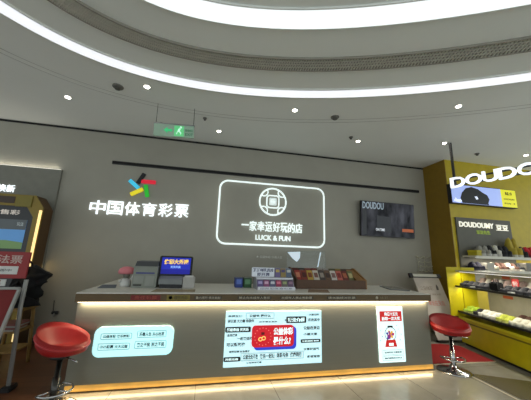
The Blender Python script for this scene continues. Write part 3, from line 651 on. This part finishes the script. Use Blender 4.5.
# ------------------------------------------------------------------ left side: panel, kiosk, poster stand, wooden stool
g = thing('backing_panel', 'grey wall panel with cove light along its top, behind the kiosk', 'wall panel', (-4.5, 5.3, 0))
MB().box(-7.0, -2.725, 5.40, WY-0.002, 0.0, 2.955).build('board', mat('panel_grey', rgb(124, 123, 112), 0.7), g)
MB().box(-7.0, -2.75, 5.415, 5.44, 2.955, 2.97).build('cove_light', glow('cove_led', (1, 0.93, 0.80, 1), 0.6), g)
lamp('cove_glow', 'AREA', (-4.6, 5.41, 2.975), 2.6, (1, 0.93, 0.8), (-4.6, 5.43, 3.5), shape='RECTANGLE', size=3.6, size_y=0.02)
MB().text('换新', -3.64, -3.38, 2.47, 2.60, 5.40, 0.02, 0.0).build('lettering', M_glowwhite, g)
MB().text('以旧', -3.93, -3.67, 2.47, 2.60, 5.40, 0.02, 0.0).build('lettering', M_glowwhite, g)

g = thing('lottery_kiosk', 'gold framed self-service kiosk with chamfered corners and landscape screen', 'kiosk', (-3.42, 5.12, 0))
M_gold = mat('kiosk_gold', rgb(122, 102, 30), 0.35, 0.3, var=0.1)
M_brown = mat('kiosk_brown', rgb(84, 58, 26), 0.45, 0.2)
KX0, KX1, KT = -4.18, -2.67, 2.37
def arch(x0, x1, z0, z1, c): return [(x0, z0), (x1, z0), (x1, z1-c), (x1-c*0.7, z1), (x0+c*0.7, z1), (x0, z1-c)]
MB().prism(arch(KX0, KX1, 0, KT, 0.20), 5.02, 5.28, 'Y').build('housing', M_brown, g)
# front frame: outer arch minus inner arch, as a band in XZ
def arch_band(o_, i_, y0, y1):
    t = bmesh.new(); n = len(o_)
    L = [[t.verts.new((p[0], yv, p[1])) for p in lp] for lp, yv in ((o_, y0), (i_, y0), (i_, y1), (o_, y1))]
    for a, b in ((0, 1), (1, 2), (2, 3), (3, 0)):
        for i in range(n):
            j = (i+1) % n; t.faces.new((L[a][i], L[a][j], L[b][j], L[b][i]))
    bmesh.ops.recalc_face_normals(t, faces=t.faces); return t
MB().add(arch_band(arch(KX0, KX1, 0, KT, 0.20), arch(KX0+0.12, KX1-0.12, 0.12, KT-0.19, 0.17), 4.99, 5.02)).build('front_frame', M_gold, g)
MB().prism(arch(KX0+0.12, KX1-0.12, 0.12, KT-0.19, 0.17), 5.0, 5.02, 'Y').build('bezel', mat('kiosk_black', rgb(12, 13, 14), 0.3), g)
MB().box(KX0+0.16, KX1-0.42, 4.985, 4.995, KT-0.15, KT-0.04).build('top_inset', mat('kiosk_dark_inset', rgb(62, 44, 26), 0.5), g)
MB().box(KX1-0.40, KX1-0.17, 4.975, 4.995, KT-0.20, KT-0.02, 0.006).build('corner_plate', mat('kiosk_olive', rgb(120, 108, 36), 0.45, 0.2), g)
MB().box(KX1-0.045, KX1-0.005, 4.975, 4.99, 0.15, KT-0.24, 0.004).build('side_light', glow('kiosk_led', (1, 0.72, 0.30, 1), 0.9), g)
MB().box(KX0+0.005, KX0+0.045, 4.975, 4.99, 0.15, KT-0.24, 0.004).build('side_light', glow('kiosk_led', (1, 0.72, 0.30, 1)), g)
lamp('kiosk_glow', 'AREA', (KX1+0.015, 5.0, 1.2), 2.2, (1, 0.7, 0.3), (KX1+0.2, 5.05, 1.2), shape='RECTANGLE', size=1.8, size_y=0.03)
MB().text('自助售彩', -3.52, -2.985, 2.035, 2.115, 5.0, 0.004, 0.02).build('lettering', mat('kiosk_letters', rgb(190, 182, 172), 0.5, emit=0.45), g)
MB().box(-4.0, -2.86, 4.996, 5.0, 1.50, 1.96).build('screen', glow('kiosk_sky', rgb(70, 118, 165), 0.6), g)
MB().box(-4.0, -2.86, 4.994, 4.996, 1.80, 1.96).build('screen_header', glow('kiosk_header', rgb(58, 64, 66), 0.6), g)
MB().prism([(-4.0, 1.50), (-2.86, 1.50), (-2.86, 1.60), (-3.1, 1.63), (-3.5, 1.61), (-4.0, 1.66)], 4.993, 4.996, 'Y').build('screen_field', glow('kiosk_field', rgb(84, 112, 66), 0.6), g)
MB().text('玩法', -2.99, -2.90, 1.86, 1.92, 4.994, 0.002).build('screen_text', glow('kiosk_text', rgb(140, 150, 150), 0.6), g)
MB().box(-3.85, -3.05, 4.98, 5.0, 0.85, 1.15, 0.01).build('ticket_tray', M_brown, g)

# poster stand: easel with leaning board and header
g = thing('poster_stand', 'red poster easel with silver frame and text header, at the left edge', 'poster stand', (-2.4, 3.6, 0))
A_ = Vector((-2.03, 3.74, 1.17)); dn = Vector((0.105, -0.40, -0.56)).normalized(); lf = Vector((-1, -0.05, 0)).normalized()
MP = frame_M(A_, -lf, -dn)
A_ = A_+dn*0.13; MP = frame_M(A_, -lf, -dn)
L_ = 1.0
MB().box(-0.88, -0.03, -0.008, 0.008, -L_, -0.02, 0, MP).build('board', mat('poster_dark_red', rgb(108, 20, 20), 0.5, var=0.12, scale=4), g)
b = MB(); b.box(-0.03, 0.0, -0.018, 0.018, -L_-0.28, 0.0, 0.004, MP); b.box(-0.91, -0.88, -0.018, 0.018, -L_-0.28, 0.0, 0.004, MP)
b.box(-0.91, 0, -0.018, 0.018, -0.025, 0.005, 0.004, MP); b.box(-0.91, 0, -0.018, 0.018, -L_-0.025, -L_, 0.004, MP)
b.build('frame', mat('grey_enamel', rgb(150, 150, 146), 0.4), g)
b = MB().tube([(-2.03, 3.76, 1.15), (-2.02, 3.74, 0.85), (-1.965, 3.72, 0.03)], 0.022, 8); b.build('rear_leg', mat('grey_enamel', rgb(150, 150, 146), 0.4), g)
b = MB().tube([(-2.90, 3.72, 1.15), (-2.88, 3.72, 0.03)], 0.022, 8); b.build('rear_leg', mat('grey_enamel', rgb(150, 150, 146), 0.4), g)
for x in (-1.965, -2.88): MB().box(x-0.05, x+0.05, 3.66, 3.80, 0.006, 0.06, 0.012).build('foot', M_dark, g)
MH = frame_M((-2.05, 3.74, 1.165), (1, 0.05, 0), (0, 0.05, 1))
MB().box(-0.88, 0.02, -0.012, 0.012, 0.0, 0.30, 0.004, MH).build('header_board', mat('poster_red', rgb(140, 26, 26), 0.5), g)
MB().text('即开玩法票', -0.66, -0.05, 0.165, 0.262, -0.012, 0.003, 0.01, MH).build('header_text', mat('poster_pale', rgb(190, 170, 160), 0.6), g)
MB().box(-0.86, -0.07, -0.015, -0.012, 0.045, 0.135, 0, MH).build('header_strip', M_paper, g)
MB().text('刮开好运 即买即中', -0.60, -0.13, 0.075, 0.105, -0.015, 0.002, 0.0, MH).build('strip_text', M_ink, g)
MB().box(-0.85, -0.16, -0.015, 0.0, -0.085, -0.012, 0, MH).build('white_card', M_paper, g)
MB().text('票', -0.30, -0.20, -0.078, -0.02, -0.016, 0.002, 0.03, MH).build('card_text', mat('poster_red', rgb(140, 26, 26)), g)
b = MB()
for i, (v, h_) in enumerate(((-0.22, 0.02), (-0.30, 0.012), (-0.37, 0.012), (-0.55, 0.05), (-0.72, 0.02), (-0.80, 0.012))):
    b.box(-0.78, -0.18-0.05*(i % 3), -0.010, -0.008, v, v+h_, 0, MP)
b.build('poster_lines', mat('poster_faint', rgb(150, 60, 52), 0.6), g)

# wooden stool with papers and the black bag
g = thing('wooden_stool', 'tall tan wooden stool under the black bag, left of the counter', 'stool', (-2.420, 4.4, 0))
M_lw = mat('tan_wood', rgb(150, 118, 62), 0.55, var=0.18, scale=16)
MB().box(-2.600, -2.240, 4.22, 4.58, 0.715, 0.745, 0.006).build('seat', M_lw, g)
for dx, dy in ((-1, -1), (1, -1), (-1, 1), (1, 1)):
    MB().tube([(-2.420+dx*0.13, 4.40+dy*0.13, 0.715), (-2.420+dx*0.17, 4.40+dy*0.17, 0.006)], 0.022, 8).build('leg', M_lw, g)
b = MB()
for z in (0.22, 0.45): MB().box(-2.580, -2.260, 4.22, 4.58, z, z+0.018).build('shelf', M_lw, g)
for i in range(4):
    tag(MB().box(-2.540+0.01*i, -2.320+0.008*i, 4.25, 4.53, 0.468+0.022*i, 0.486+0.022*i).build('paper_stack', mat('stack_%d' % (i % 2), rgb(*((176, 172, 166), (150, 96, 90))[i % 2]), 0.7), loc=(-2.430, 4.39, 0.468+0.022*i)),
        ('pale printed booklet stacked on the upper shelf of the wooden stool', 'reddish booklet stacked on the upper shelf of the wooden stool')[i % 2], 'booklet', ('pale booklets on the wooden stool', 'reddish booklets on the wooden stool')[i % 2])
g = thing('black_bag', 'crumpled black bag slumped on the tan wooden stool', 'bag', (-2.320, 4.4, 0.745))
t = bmesh.new(); bmesh.ops.create_icosphere(t, subdivisions=4, radius=1.0)
for v in t.verts:
    n = v.co.normalized(); z = n.z
    s = 1.0+0.16*math.sin(5*n.x+2.2*z*3)+0.13*math.sin(7*n.y-4*z+1)+0.10*math.sin(11*n.x*n.y+9*z)
    rad = 0.155-0.035*math.cos(PI*(z+0.15)*1.6)
    v.co = Vector((-2.320+n.x*rad*s*1.05, 4.40+n.y*rad*s*0.95, 0.745+0.27*(z+1)+0.012*math.sin(9*n.x)))
    if v.co.z < 0.75: v.co.z = 0.747
b = MB().add(t); b.build('body', mat('black_nylon', rgb(7, 7, 8), 0.85, bump=0.3, scale=25), g, smooth=True)
M_bn = MATS['black_nylon']
def flap(P, nm):
    b = MB(); t = bmesh.new()
    V = [t.verts.new(p) for p in P]; W = [t.verts.new((p[0]+0.01, p[1]+0.022, p[2]-0.004)) for p in P]
    n = len(P); t.faces.new(V); t.faces.new(W[::-1])
    for i in range(n): t.faces.new((V[i], V[(i+1) % n], W[(i+1) % n], W[i]))
    bmesh.ops.recalc_face_normals(t, faces=t.faces); b.add(t); return b.build(nm, M_bn, g)
flap([(-2.290, 4.28, 1.27), (-2.200, 4.29, 1.25), (-2.070, 4.33, 1.17), (-2.140, 4.32, 1.13), (-2.100, 4.33, 1.07), (-2.190, 4.30, 1.03), (-2.290, 4.27, 1.1)], 'flap')
flap([(-2.410, 4.28, 0.92), (-2.300, 4.27, 0.90), (-2.150, 4.30, 0.83), (-2.120, 4.31, 0.77), (-2.350, 4.25, 0.75), (-2.450, 4.27, 0.752)], 'flap')
flap([(-2.470, 4.30, 1.20), (-2.410, 4.26, 1.26), (-2.330, 4.26, 1.20), (-2.410, 4.27, 1.05), (-2.510, 4.30, 0.99)], 'flap')
MB().tube([(-2.380, 4.30, 1.24), (-2.410, 4.28, 1.33), (-2.340, 4.27, 1.37), (-2.290, 4.29, 1.31), (-2.280, 4.30, 1.24)], 0.014, 6).build('handle', M_bn, g)
g = thing('wall_hook', 'small dark hook with hanging cord on the wall right of the wooden stool', 'hook', (-2.42, WY, 0.55))
MB().box(-2.47, -2.37, WY-0.03, WY, 0.44, 0.49, 0.008).build('plate', M_dark, g)
MB().tube([(-2.42, WY-0.03, 0.46), (-2.42, WY-0.06, 0.43), (-2.41, WY-0.05, 0.41)], 0.01, 6).build('hook', M_silver, g)
MB().tube([(-2.46, WY-0.02, 0.66), (-2.45, WY-0.025, 0.55), (-2.44, WY-0.03, 0.48)], 0.006, 6).build('cord', M_dark, g)

# ------------------------------------------------------------------ right side: poster board, mat, shop
g = thing('poster_board', 'pale leaning poster board with black capped top bar, right of the counter', 'poster stand', (4.7, 4.75, 0))
bl, br, tl = Vector((4.46, 4.68, 0.012)), Vector((4.97, 4.64, 0.012)), Vector((4.29, 5.02, 1.19))
MQ = frame_M(bl, br-bl, tl-bl); Wd, Hd = (br-bl).length+0.1, (tl-bl).length
MB().box(0.02, Wd, -0.008, 0.008, 0, Hd, 0, MQ).build('panel', mat('poster_beige', rgb(178, 170, 160), 0.6, var=0.05), g)
MB().box(0.0, Wd+0.02, -0.022, 0.022, Hd, Hd+0.06, 0.006, MQ).build('top_bar', mat('bar_pale', rgb(196, 194, 180), 0.3), g)
b = MB(); b.box(-0.05, 0.03, -0.03, 0.03, Hd-0.02, Hd+0.075, 0.008, MQ); b.box(Wd-0.03, Wd+0.06, -0.03, 0.03, Hd-0.02, Hd+0.065, 0.008, MQ); b.box(0.03, Wd-0.03, -0.012, 0.012, Hd-0.02, Hd, 0, MQ)
b.build('bar_caps', M_dark, g)
MB().box(0.0, Wd, -0.05, 0.03, -0.0, 0.03, 0.004, MQ).build('bottom_bar', M_dark, g)
MB().text('公益体彩', 0.08, 0.38, 0.96, 1.05, -0.008, 0.002, 0, MQ).text('乐善人生 国家彩票', 0.08, 0.5, 0.86, 0.90, -0.008, 0.002, 0, MQ).build('poster_text', mat('poster_grey_text', rgb(140, 130, 120), 0.6), g)
MB().prism([(0.45, 0.97), (0.50, 0.97), (0.51, 1.03), (0.49, 1.09), (0.46, 1.04)], -0.010, -0.008, 'Y', MQ).build('poster_mark', mat('poster_dark_mark', rgb(84, 76, 70), 0.6), g)
MB().text('幸运在身边', 0.14, 0.50, 0.66, 0.76, -0.008, 0.002, 0.01, MQ).build('poster_red_text', mat('poster_rose_text', rgb(186, 120, 110), 0.6), g)
MB().prism([(0.18, 0.40), (0.26, 0.36), (0.33, 0.38), (0.42, 0.46), (0.36, 0.36), (0.42, 0.27), (0.33, 0.31), (0.27, 0.25), (0.25, 0.33)], -0.010, -0.008, 'Y', MQ).build('poster_figure', mat('poster_figure_dark', rgb(60, 50, 56), 0.6), g)
MB().prism([(0.42, 0.46), (0.47, 0.47), (0.43, 0.38), (0.38, 0.37)], -0.0105, -0.008, 'Y', MQ).build('poster_red_figure', mat('poster_figure_red', rgb(150, 40, 44), 0.6), g)
g = thing('wire_rack', 'pale wire rack hung on the wall above the leaning poster board', 'rack', (4.99, WY, 1.45))
b = MB()
for z in (1.30, 1.40, 1.50, 1.60):
    b.tube([(4.80+0.05*i, WY-0.05-0.025*math.sin(i*1.9+z*9), z+0.018*math.sin(i*2.3+z*20)) for i in range(9)], 0.007, 6)
b.build('wires', mat('pale_wire', rgb(205, 202, 178), 0.35, 0.5), g)
b = MB()
for x in (4.82, 5.0, 5.18): b.tube([(x, WY-0.045, 1.27), (x, WY-0.045, 1.63)], 0.005, 6); b.box(x-0.015, x+0.015, WY-0.05, WY, 1.615, 1.63)
b.build('uprights', mat('pale_wire', rgb(205, 202, 178)), g)

tag(MB().prism([(3.46, 3.78), (4.58, 3.72), (4.70, 4.45), (4.45, 4.60), (3.46, 4.62)], 0.0, 0.008, 'Z').build('floor_mat', mat('red_carpet', rgb(150, 14, 14), 0.9, bump=0.3, scale=60, var=0.12), loc=(4.05, 4.2, 0)),
    'red carpet mat on the floor behind the right bar stool', 'mat')
struct(MB().box(3.46, 4.60, 3.715, 3.745, 0.0, 0.006).build('trim_5', mat('pale_floor_trim', rgb(200, 190, 165), 0.3)))
struct(MB().prism([(3.655, 3.40), (3.675, 3.40), (3.605, 2.70), (3.585, 2.70)], 0.0, 0.004, 'Z').build('trim_6', mat('pale_floor_trim', rgb(200, 190, 165))))

struct(MB().prism([(3.70, 3.42), (4.42, 3.02), (4.3, 2.5), (3.65, 2.72)], 0.0, 0.003, 'Z').build('trim_7', mat('dark_floor_patch', rgb(84, 78, 58), 0.25)))  # flat dark four-sided patch on the floor
# shop display unit, running towards the camera
P0 = Vector((4.90, 4.56, 0)); ang = math.radians(13.5)
D = Vector((-math.sin(ang), -math.cos(ang), 0)); Nn = Vector((math.cos(ang), -math.sin(ang), 0))
MU = frame_M(P0, D, (0, 0, 1))            # local x: towards the camera, local +y: into the shop, z up
UL = 2.2
g = thing('display_unit', 'yellow based shop display with glass shelves of slippers, at the right edge', 'display unit', P0)
M_yb = mat('shop_yellow', rgb(206, 190, 8), 0.4, var=0.05)
MB().box(0, UL, 0.0, 0.62, 0.045, 0.50, 0.004, MU).build('base', M_yb, g)
MB().box(0.03, UL-0.03, 0.04, 0.60, 0.0, 0.05, 0, MU).build('plinth', M_dark, g)
MB().box(0.02, UL-0.05, -0.004, 0.0, 0.40, 0.425, 0, MU).build('base_groove', mat('shop_yellow_dark', rgb(120, 106, 12), 0.5), g)
MB().box(0, UL, 0.60, 0.62, 0.50, 1.34, 0, MU).build('back_panel', mat('shop_beige', rgb(172, 164, 140), 0.5), g)
b = MB().box(-0.02, 0.0, -0.15, 0.115, 0.50, 1.42, 0, MU); b.build('end_panel', M_yb, g)
MB().box(-0.02, 0.0, 0.13, 0.40, 0.0, 1.42, 0, MU).build('end_panel', M_yb, g)
M_gs = mat('shelf_glass', rgb(110, 120, 112), 0.1, trans=0.6)
SZ = (0.60, 1.07)
for z in SZ:
    MB().box(0, UL, 0.0, 0.60, z-0.012, z, 0, MU).build('glass_shelf', M_gs, g)
    MB().box(0, UL, -0.014, 0.0, z-0.03, z+0.004, 0, MU).build('shelf_edge', mat('shelf_edge_dark', rgb(52, 50, 44), 0.4, 0.3), g)
MB().box(0, UL, 0.02, 0.62, 1.34, 1.36, 0, MU).build('top_board', mat('shelf_pale', rgb(190, 184, 166), 0.4), g)
MB().box(0, UL, -0.012, -0.004, 0.468, 0.502, 0, MU).build('base_highlight', mat('shop_yellow_highlight', rgb(222, 214, 40), 0.3), g)  # lighter yellow paints the lit highlight along the base's top edge
for z in (1.335, 1.05):
    MB().box(0.05, UL-0.05, 0.06, 0.09, z-0.008, z, 0, MU).build('fill_strip', glow('shop_fill', (1, 0.96, 0.86, 1), 0.9), g)  # glowing strip added under the shelf to go with the fill lamp
    p = MU @ Vector((UL/2, 0.085, z-0.015)); q = MU @ Vector((UL/2, 0.16, z-0.5))
    l = lamp('shelf_fill', 'AREA', p, SHOP_W*0.22, (1, 0.95, 0.82), None, shape='RECTANGLE', size=UL-0.1, size_y=0.03)  # added fill lamp, brightens the slippers
    l.rotation_euler = (0, 0, math.atan2(D.y, D.x))
MB().box(0.40, 0.56, 0.595, 0.60, 1.24, 1.29, 0, MU).build('orange_tag', mat('tag_orange', rgb(196, 84, 44), 0.5), g)
MB().box(0.36, 0.56, 0.595, 0.60, 0.90, 0.95, 0, MU).build('orange_tag', mat('tag_orange', rgb(196, 84, 44), 0.5), g)

# footwear
def shoe(key, upper, sole, fluffy=False, high=0.075):
    Lh, Wh = 0.13, 0.047
    def width(s): return Wh*(0.78+0.22*math.sin(PI*min(1, max(0, (s+1)/2))))*(1-0.75*max(0, abs(s)-0.82)/0.18*0.7)
    out = []
    for i in range(25):
        s = -1+2*i/24; out.append((s*Lh, width(s)*math.sqrt(max(0.02, 1-abs(s)**6))))
    poly = out + [(x, -y) for x, y in out[::-1]]
    root = MB().prism([(x, y) for x, y in poly], 0.022, 0.024, 'Z')
    t = bmesh.new(); rows = []
    prof = [(-1.0, 0.30), (-0.85, 0.72), (-0.5, 1.0), (-0.1, 1.1), (0.15, 0.95), (0.3, 0.55), (0.55, 0.40), (0.85, 0.45), (0.98, 0.30)]
    for s, hh in prof:
        w_ = width(s)*math.sqrt(max(0.05, 1-abs(s)**6))*1.02; row = []
        for k in range(11):
            a = PI*k/10; bumpy = 1+(0.16*random.uniform(-1, 1) if fluffy else 0)
            row.append(t.verts.new((s*Lh, w_*math.cos(a)*bumpy, 0.022+high*hh*math.sin(a)**0.7*bumpy if 0 < k < 10 else 0.022)))
        rows.append(row)
    for A_, B_ in zip(rows, rows[1:]):
        for k in range(10): t.faces.new((A_[k], A_[k+1], B_[k+1], B_[k]))
    t.faces.new(rows[0]); t.faces.new(rows[-1][::-1])
    for f in t.faces: f.smooth = True
    bmesh.ops.recalc_face_normals(t, faces=t.faces); root.add(t)
    o = root.build('slipper', mat('slipper_'+key, rgb(*upper), 0.8, var=0.12, scale=40, bump=0.5 if fluffy else 0.1), loc=(0, 0, 0))
    MB().prism(poly, 0.0, 0.022, 'Z').build('sole', mat('sole_'+key, rgb(*sole), 0.6), o)
    return o
USED = set()
def put(o, u, v, z, rz, lab, grp):
    c = o if o.name not in USED else copy_tree(o)
    USED.add(o.name)
    p = MU @ Vector((u, v, z+0.001)); c.location = p; c.rotation_euler = (0, 0, math.atan2(Nn.y, Nn.x)+rz)
    return tag(c, lab, 'slipper', grp)
def put_w(o, x, y, z, rz, lab, grp):
    c = o if o.name not in USED else copy_tree(o)
    USED.add(o.name); c.location = (x, y, z+0.001); c.rotation_euler = (0, 0, rz); c.scale = (0.95, 1.25, 2.3 if z > 1.5 else 1.6)
    return tag(c, lab, 'slipper', grp)
S = {k: shoe(k, *a) for k, a in dict(lime=((150, 176, 40), (200, 206, 120), True), black=((18, 18, 24), (30, 30, 34)), white=((206, 202, 188), (190, 186, 176), True),
     yellow=((170, 176, 60), (200, 196, 110)), ivory=((196, 192, 172), (150, 150, 140)), brown=((92, 62, 50), (196, 184, 170)), blush=((196, 170, 160), (22, 22, 26), True),
     grey=((140, 138, 128), (180, 178, 170), True), magpie=((22, 22, 24), (200, 198, 190)), tall=((170, 150, 50), (200, 196, 180), False, 0.15), navy=((26, 24, 44), (60, 58, 70)), scarlet=((190, 36, 50), (120, 30, 40), True)).items()}
z1, z2 = SZ
seq = [('lime', 2), ('black', 1), ('white', 3), ('yellow', 2), ('ivory', 3), ('black', 2), ('white', 2)]
u = 0.10
row = 0
for k, n in seq:
    for j in range(n):
        put(S[k], u, 0.15, z1, PI+random.uniform(-0.12, 0.12), '%s slipper in the front row of the lower glass shelf' % k, '%s slippers on the lower glass shelf' % k); u += 0.125
for i in range(9):
    put(S['brown'], 0.85+i*0.13, 0.445, z1+0.0, PI, 'brown and white slipper in the back row of the lower glass shelf', 'brown slippers on the lower glass shelf')
for i in range(15):
    if i in (5, 6): continue
    k = ('black', 'black', 'magpie')[i % 3]
    put(S[k], 0.08+i*0.135, 0.15, z2, PI+random.uniform(-0.1, 0.1), '%s slipper on the upper glass shelf of the yellow display' % ('black white-soled' if k == 'magpie' else 'all black'), '%s slippers on the upper glass shelf' % k)
for i in range(12):
    put(S['white'] if i % 2 else S['blush'], 0.12+i*0.14, 0.445, z2, PI, '%s slipper in the back row of the upper glass shelf' % ('white fluffy' if i % 2 else 'pale pink fluffy'), 'back row slippers of the upper glass shelf, %s' % ('white' if i % 2 else 'pink')).scale = (1, 1, 1.6)
g = thing('price_card', 'small red price card standing on the upper glass shelf', 'price card', MU @ Vector((1.0, 0.30, z2)))
MB().box(0.93, 1.06, 0.298, 0.304, z2, z2+0.21, 0, MU).build('card', mat('card_red', rgb(206, 48, 46), 0.5), g)
MB().text('特价', 0.95, 1.04, z2+0.09, z2+0.17, 0.298, 0.002, 0.02, MU).build('card_text', M_paper, g)
MB().box(0.92, 1.07, 0.29, 0.312, z2, z2+0.012, 0, MU).build('card_foot', M_white, g)
g = thing('shoulder_bag', 'black bag standing among the slippers on the upper glass shelf', 'bag', MU @ Vector((0.86, 0.10, z2)))
b = MB().box(0.76, 0.96, 0.05, 0.15, z2+0.001, z2+0.14, 0.02, MU); b.build('body', M_bn, g)
MB().tube([MU @ Vector((0.80, 0.10, z2+0.125)), MU @ Vector((0.83, 0.10, z2+0.18)), MU @ Vector((0.90, 0.10, z2+0.18)), MU @ Vector((0.93, 0.10, z2+0.125))], 0.007, 6).build('strap', M_bn, g)

# wall-side shelves in front of the grey sign panel
g = thing('shop_sign_panel', 'dark grey shop panel with white lettering on the yellow wall', 'shop sign', (6.1, 4.81, 1.9))
MB().box(5.345, 6.87, 4.785, 4.82, 1.0, 2.50).build('board', mat('panel_charcoal', rgb(92, 90, 78), 0.6), g)
MB().text('DOUDOUMY', 5.41, 6.36, 2.29, 2.41, 4.785, 0.012, 0.03).build('lettering', glow('shop_letters', rgb(225, 222, 205), 0.8), g)
MB().text('豆豆', 6.43, 6.77, 2.26, 2.39, 4.785, 0.012, 0.02).build('lettering', glow('shop_letters', rgb(225, 222, 205)), g)
MB().text('豆豆先生', 5.86, 6.24, 2.15, 2.235, 4.785, 0.008, 0.03).build('green_lettering', glow('shop_lime', rgb(120, 140, 30), 0.6), g)
for z, lab in ((1.665, 'pale wall shelf of footwear under the shop lettering, upper one'), (1.375, 'pale wall shelf of footwear under the shop lettering, lower one')):
    g = thing('wall_shelf', lab, 'shelf', (6.3, 4.66, z))
    MB().box(5.40, 7.9, 4.50, 4.785, z-0.03, z, 0.002).build('board', mat('shelf_pale', rgb(190, 184, 166), 0.4), g)
    MB().box(5.40, 7.9, 4.488, 4.50, z-0.055, z, 0.002).build('front_lip', mat('lip_pale', rgb(202, 198, 182), 0.4), g)
    MB().box(5.45, 7.8, 4.52, 4.55, z-0.04, z-0.03).build('fill_strip', glow('shop_fill', (1, 0.96, 0.86, 1)), g)  # added glowing strip, pairs with the fill lamp below the board
    lamp('wall_shelf_fill', 'AREA', (6.6, 4.54, z-0.045), SHOP_W*0.26, (1, 0.94, 0.8), None, shape='RECTANGLE', size=2.3, size_y=0.03)  # fill lamp added to brighten the footwear
for i, (k, x) in enumerate((('grey', 5.69), ('grey', 5.83), ('magpie', 5.97), ('white', 6.11), ('black', 6.25), ('black', 6.39), ('tall', 6.54), ('tall', 6.69), ('black', 6.84), ('scarlet', 6.99), ('scarlet', 7.14), ('grey', 7.29))):
    put_w(S[k], x, 4.63, 1.665, -PI/2+random.uniform(-0.12, 0.12), '%s slipper on the upper wall shelf below the shop lettering' % k, '%s slippers on the upper wall shelf' % k)
for i, (k, x) in enumerate((('navy', 5.43), ('navy', 5.56), ('ivory', 5.92), ('brown', 6.06), ('brown', 6.20), ('white', 6.34), ('brown', 6.48), ('magpie', 6.61), ('brown', 7.02), ('white', 7.17))):
    put_w(S[k], x+0.05, 4.63, 1.375, -PI/2+random.uniform(-0.12, 0.12), '%s slipper on the lower wall shelf of the shop' % k, '%s slippers on the lower wall shelf' % k)
for x0, x1, z0, z1_, c, lab in ((5.475, 5.60, 1.665, 1.78, (170, 156, 20), 'yellow carton at the left end of the upper wall shelf'), (5.695, 5.885, 1.375, 1.53, (176, 172, 160), 'white shoe box on the lower wall shelf'), (6.745, 6.985, 1.375, 1.55, (120, 116, 108), 'grey patterned box on the lower wall shelf')):
    g = thing('shoe_box', lab, 'box', ((x0+x1)/2, 4.6, z0))
    MB().box(x0, x1, 4.52, 4.72, z0, z1_-0.03, 0.003).build('carton', mat(lab[:12], rgb(*c), 0.6, var=0.3 if 'grey' in lab else 0.06, scale=45 if 'grey' in lab else 8), g)
    MB().box(x0-0.004, x1+0.004, 4.516, 4.724, z1_-0.035, z1_, 0.003).build('lid', mat(lab[:12]+'_lid', rgb(*[min(255, int(v*1.1)) for v in c]), 0.6), g)

# hanging lit shop sign and pole, screen on the yellow wall
SA = math.radians(20); SD = Vector((math.sin(SA), -math.cos(SA), 0))
g = thing('hanging_shop_sign', 'big white lit shop letters hung from the ceiling on a black pole', 'shop sign', (4.62, 4.08, 3.0))
MD = frame_M((4.62, 4.06, 2.915), SD, (0, 0, 1))
xs = [(-0.055, 0.185), (0.195, 0.445), (0.455, 0.67), (0.68, 0.915), (0.925, 1.175), (1.185, 1.40)]
for ch, (a, b_) in zip('DOUDOU', xs):
    MB().text(ch, a, b_, 0.0, 0.20, -0.03, 0.05, 0.012, MD).build('letter', glow('big_letters', rgb(236, 244, 250), 1.05), g)
b = MB().box(-0.06, 1.6, -0.03, 0.0, 0.035, 0.065, 0, MD); b.box(-0.06, 1.6, -0.03, 0.0, 0.14, 0.165, 0, MD); b.build('rail', M_dark, g)
b = MB().box(-0.02, 0.02, -0.03, 0.01, 0.03, CZ-2.915, 0.003, MD); b.build('pole', M_dark, g)
MB().box(1.5, 1.54, -0.03, 0.01, 0.03, CZ-2.915, 0.003, MD).build('pole', M_dark, g)
g = thing('advert_screen', 'wide advert screen, pale blue and yellow with dark figure, below the hanging shop letters', 'screen', (6.15, 4.76, 3.02))
MB().box(5.225, 7.09, 4.72, 4.818, 2.80, 3.245, 0.004).build('casing', M_dark, g)
MB().box(5.24, 6.63, 4.715, 4.72, 2.815, 3.23).build('blue_field', glow('advert_blue', rgb(150, 168, 222), 0.75), g)
MB().box(6.63, 7.075, 4.715, 4.72, 2.815, 3.23).build('yellow_field', glow('advert_yellow', rgb(200, 196, 20), 0.8), g)
MB().prism([(5.50, 2.82), (5.46, 2.93), (5.52, 3.06), (5.64, 3.17), (5.80, 3.21), (5.98, 3.17), (6.10, 3.10), (6.22, 3.05), (6.27, 2.95), (6.22, 2.86), (6.24, 2.82)], 4.711, 4.715, 'Y').build('dark_figure', mat('advert_black', rgb(14, 16, 22), 0.5), g)
b = MB().prism([(5.27, 2.85), (5.44, 2.82), (5.50, 2.87), (5.45, 2.90), (5.36, 2.89), (5.33, 2.93)], 4.711, 4.715, 'Y'); b.prism([(5.85, 2.99), (5.92, 3.0), (5.95, 2.94), (5.90, 2.92)], 4.709, 4.711, 'Y'); b.build('pale_marks', glow('advert_pale', rgb(214, 222, 240), 0.8), g)
MB().text('新品上市', 6.76, 6.96, 3.10, 3.18, 4.715, 0.003, 0.02).build('advert_text', mat('advert_olive', rgb(110, 108, 20), 0.5), g)
MB().text('DOUDOUMY', 6.70, 7.02, 2.98, 3.02, 4.715, 0.003).build('advert_text', MATS['advert_olive'], g)
MB().text('舒适每一步', 6.70, 7.02, 2.88, 2.92, 4.715, 0.003).build('advert_text', MATS['advert_olive'], g)
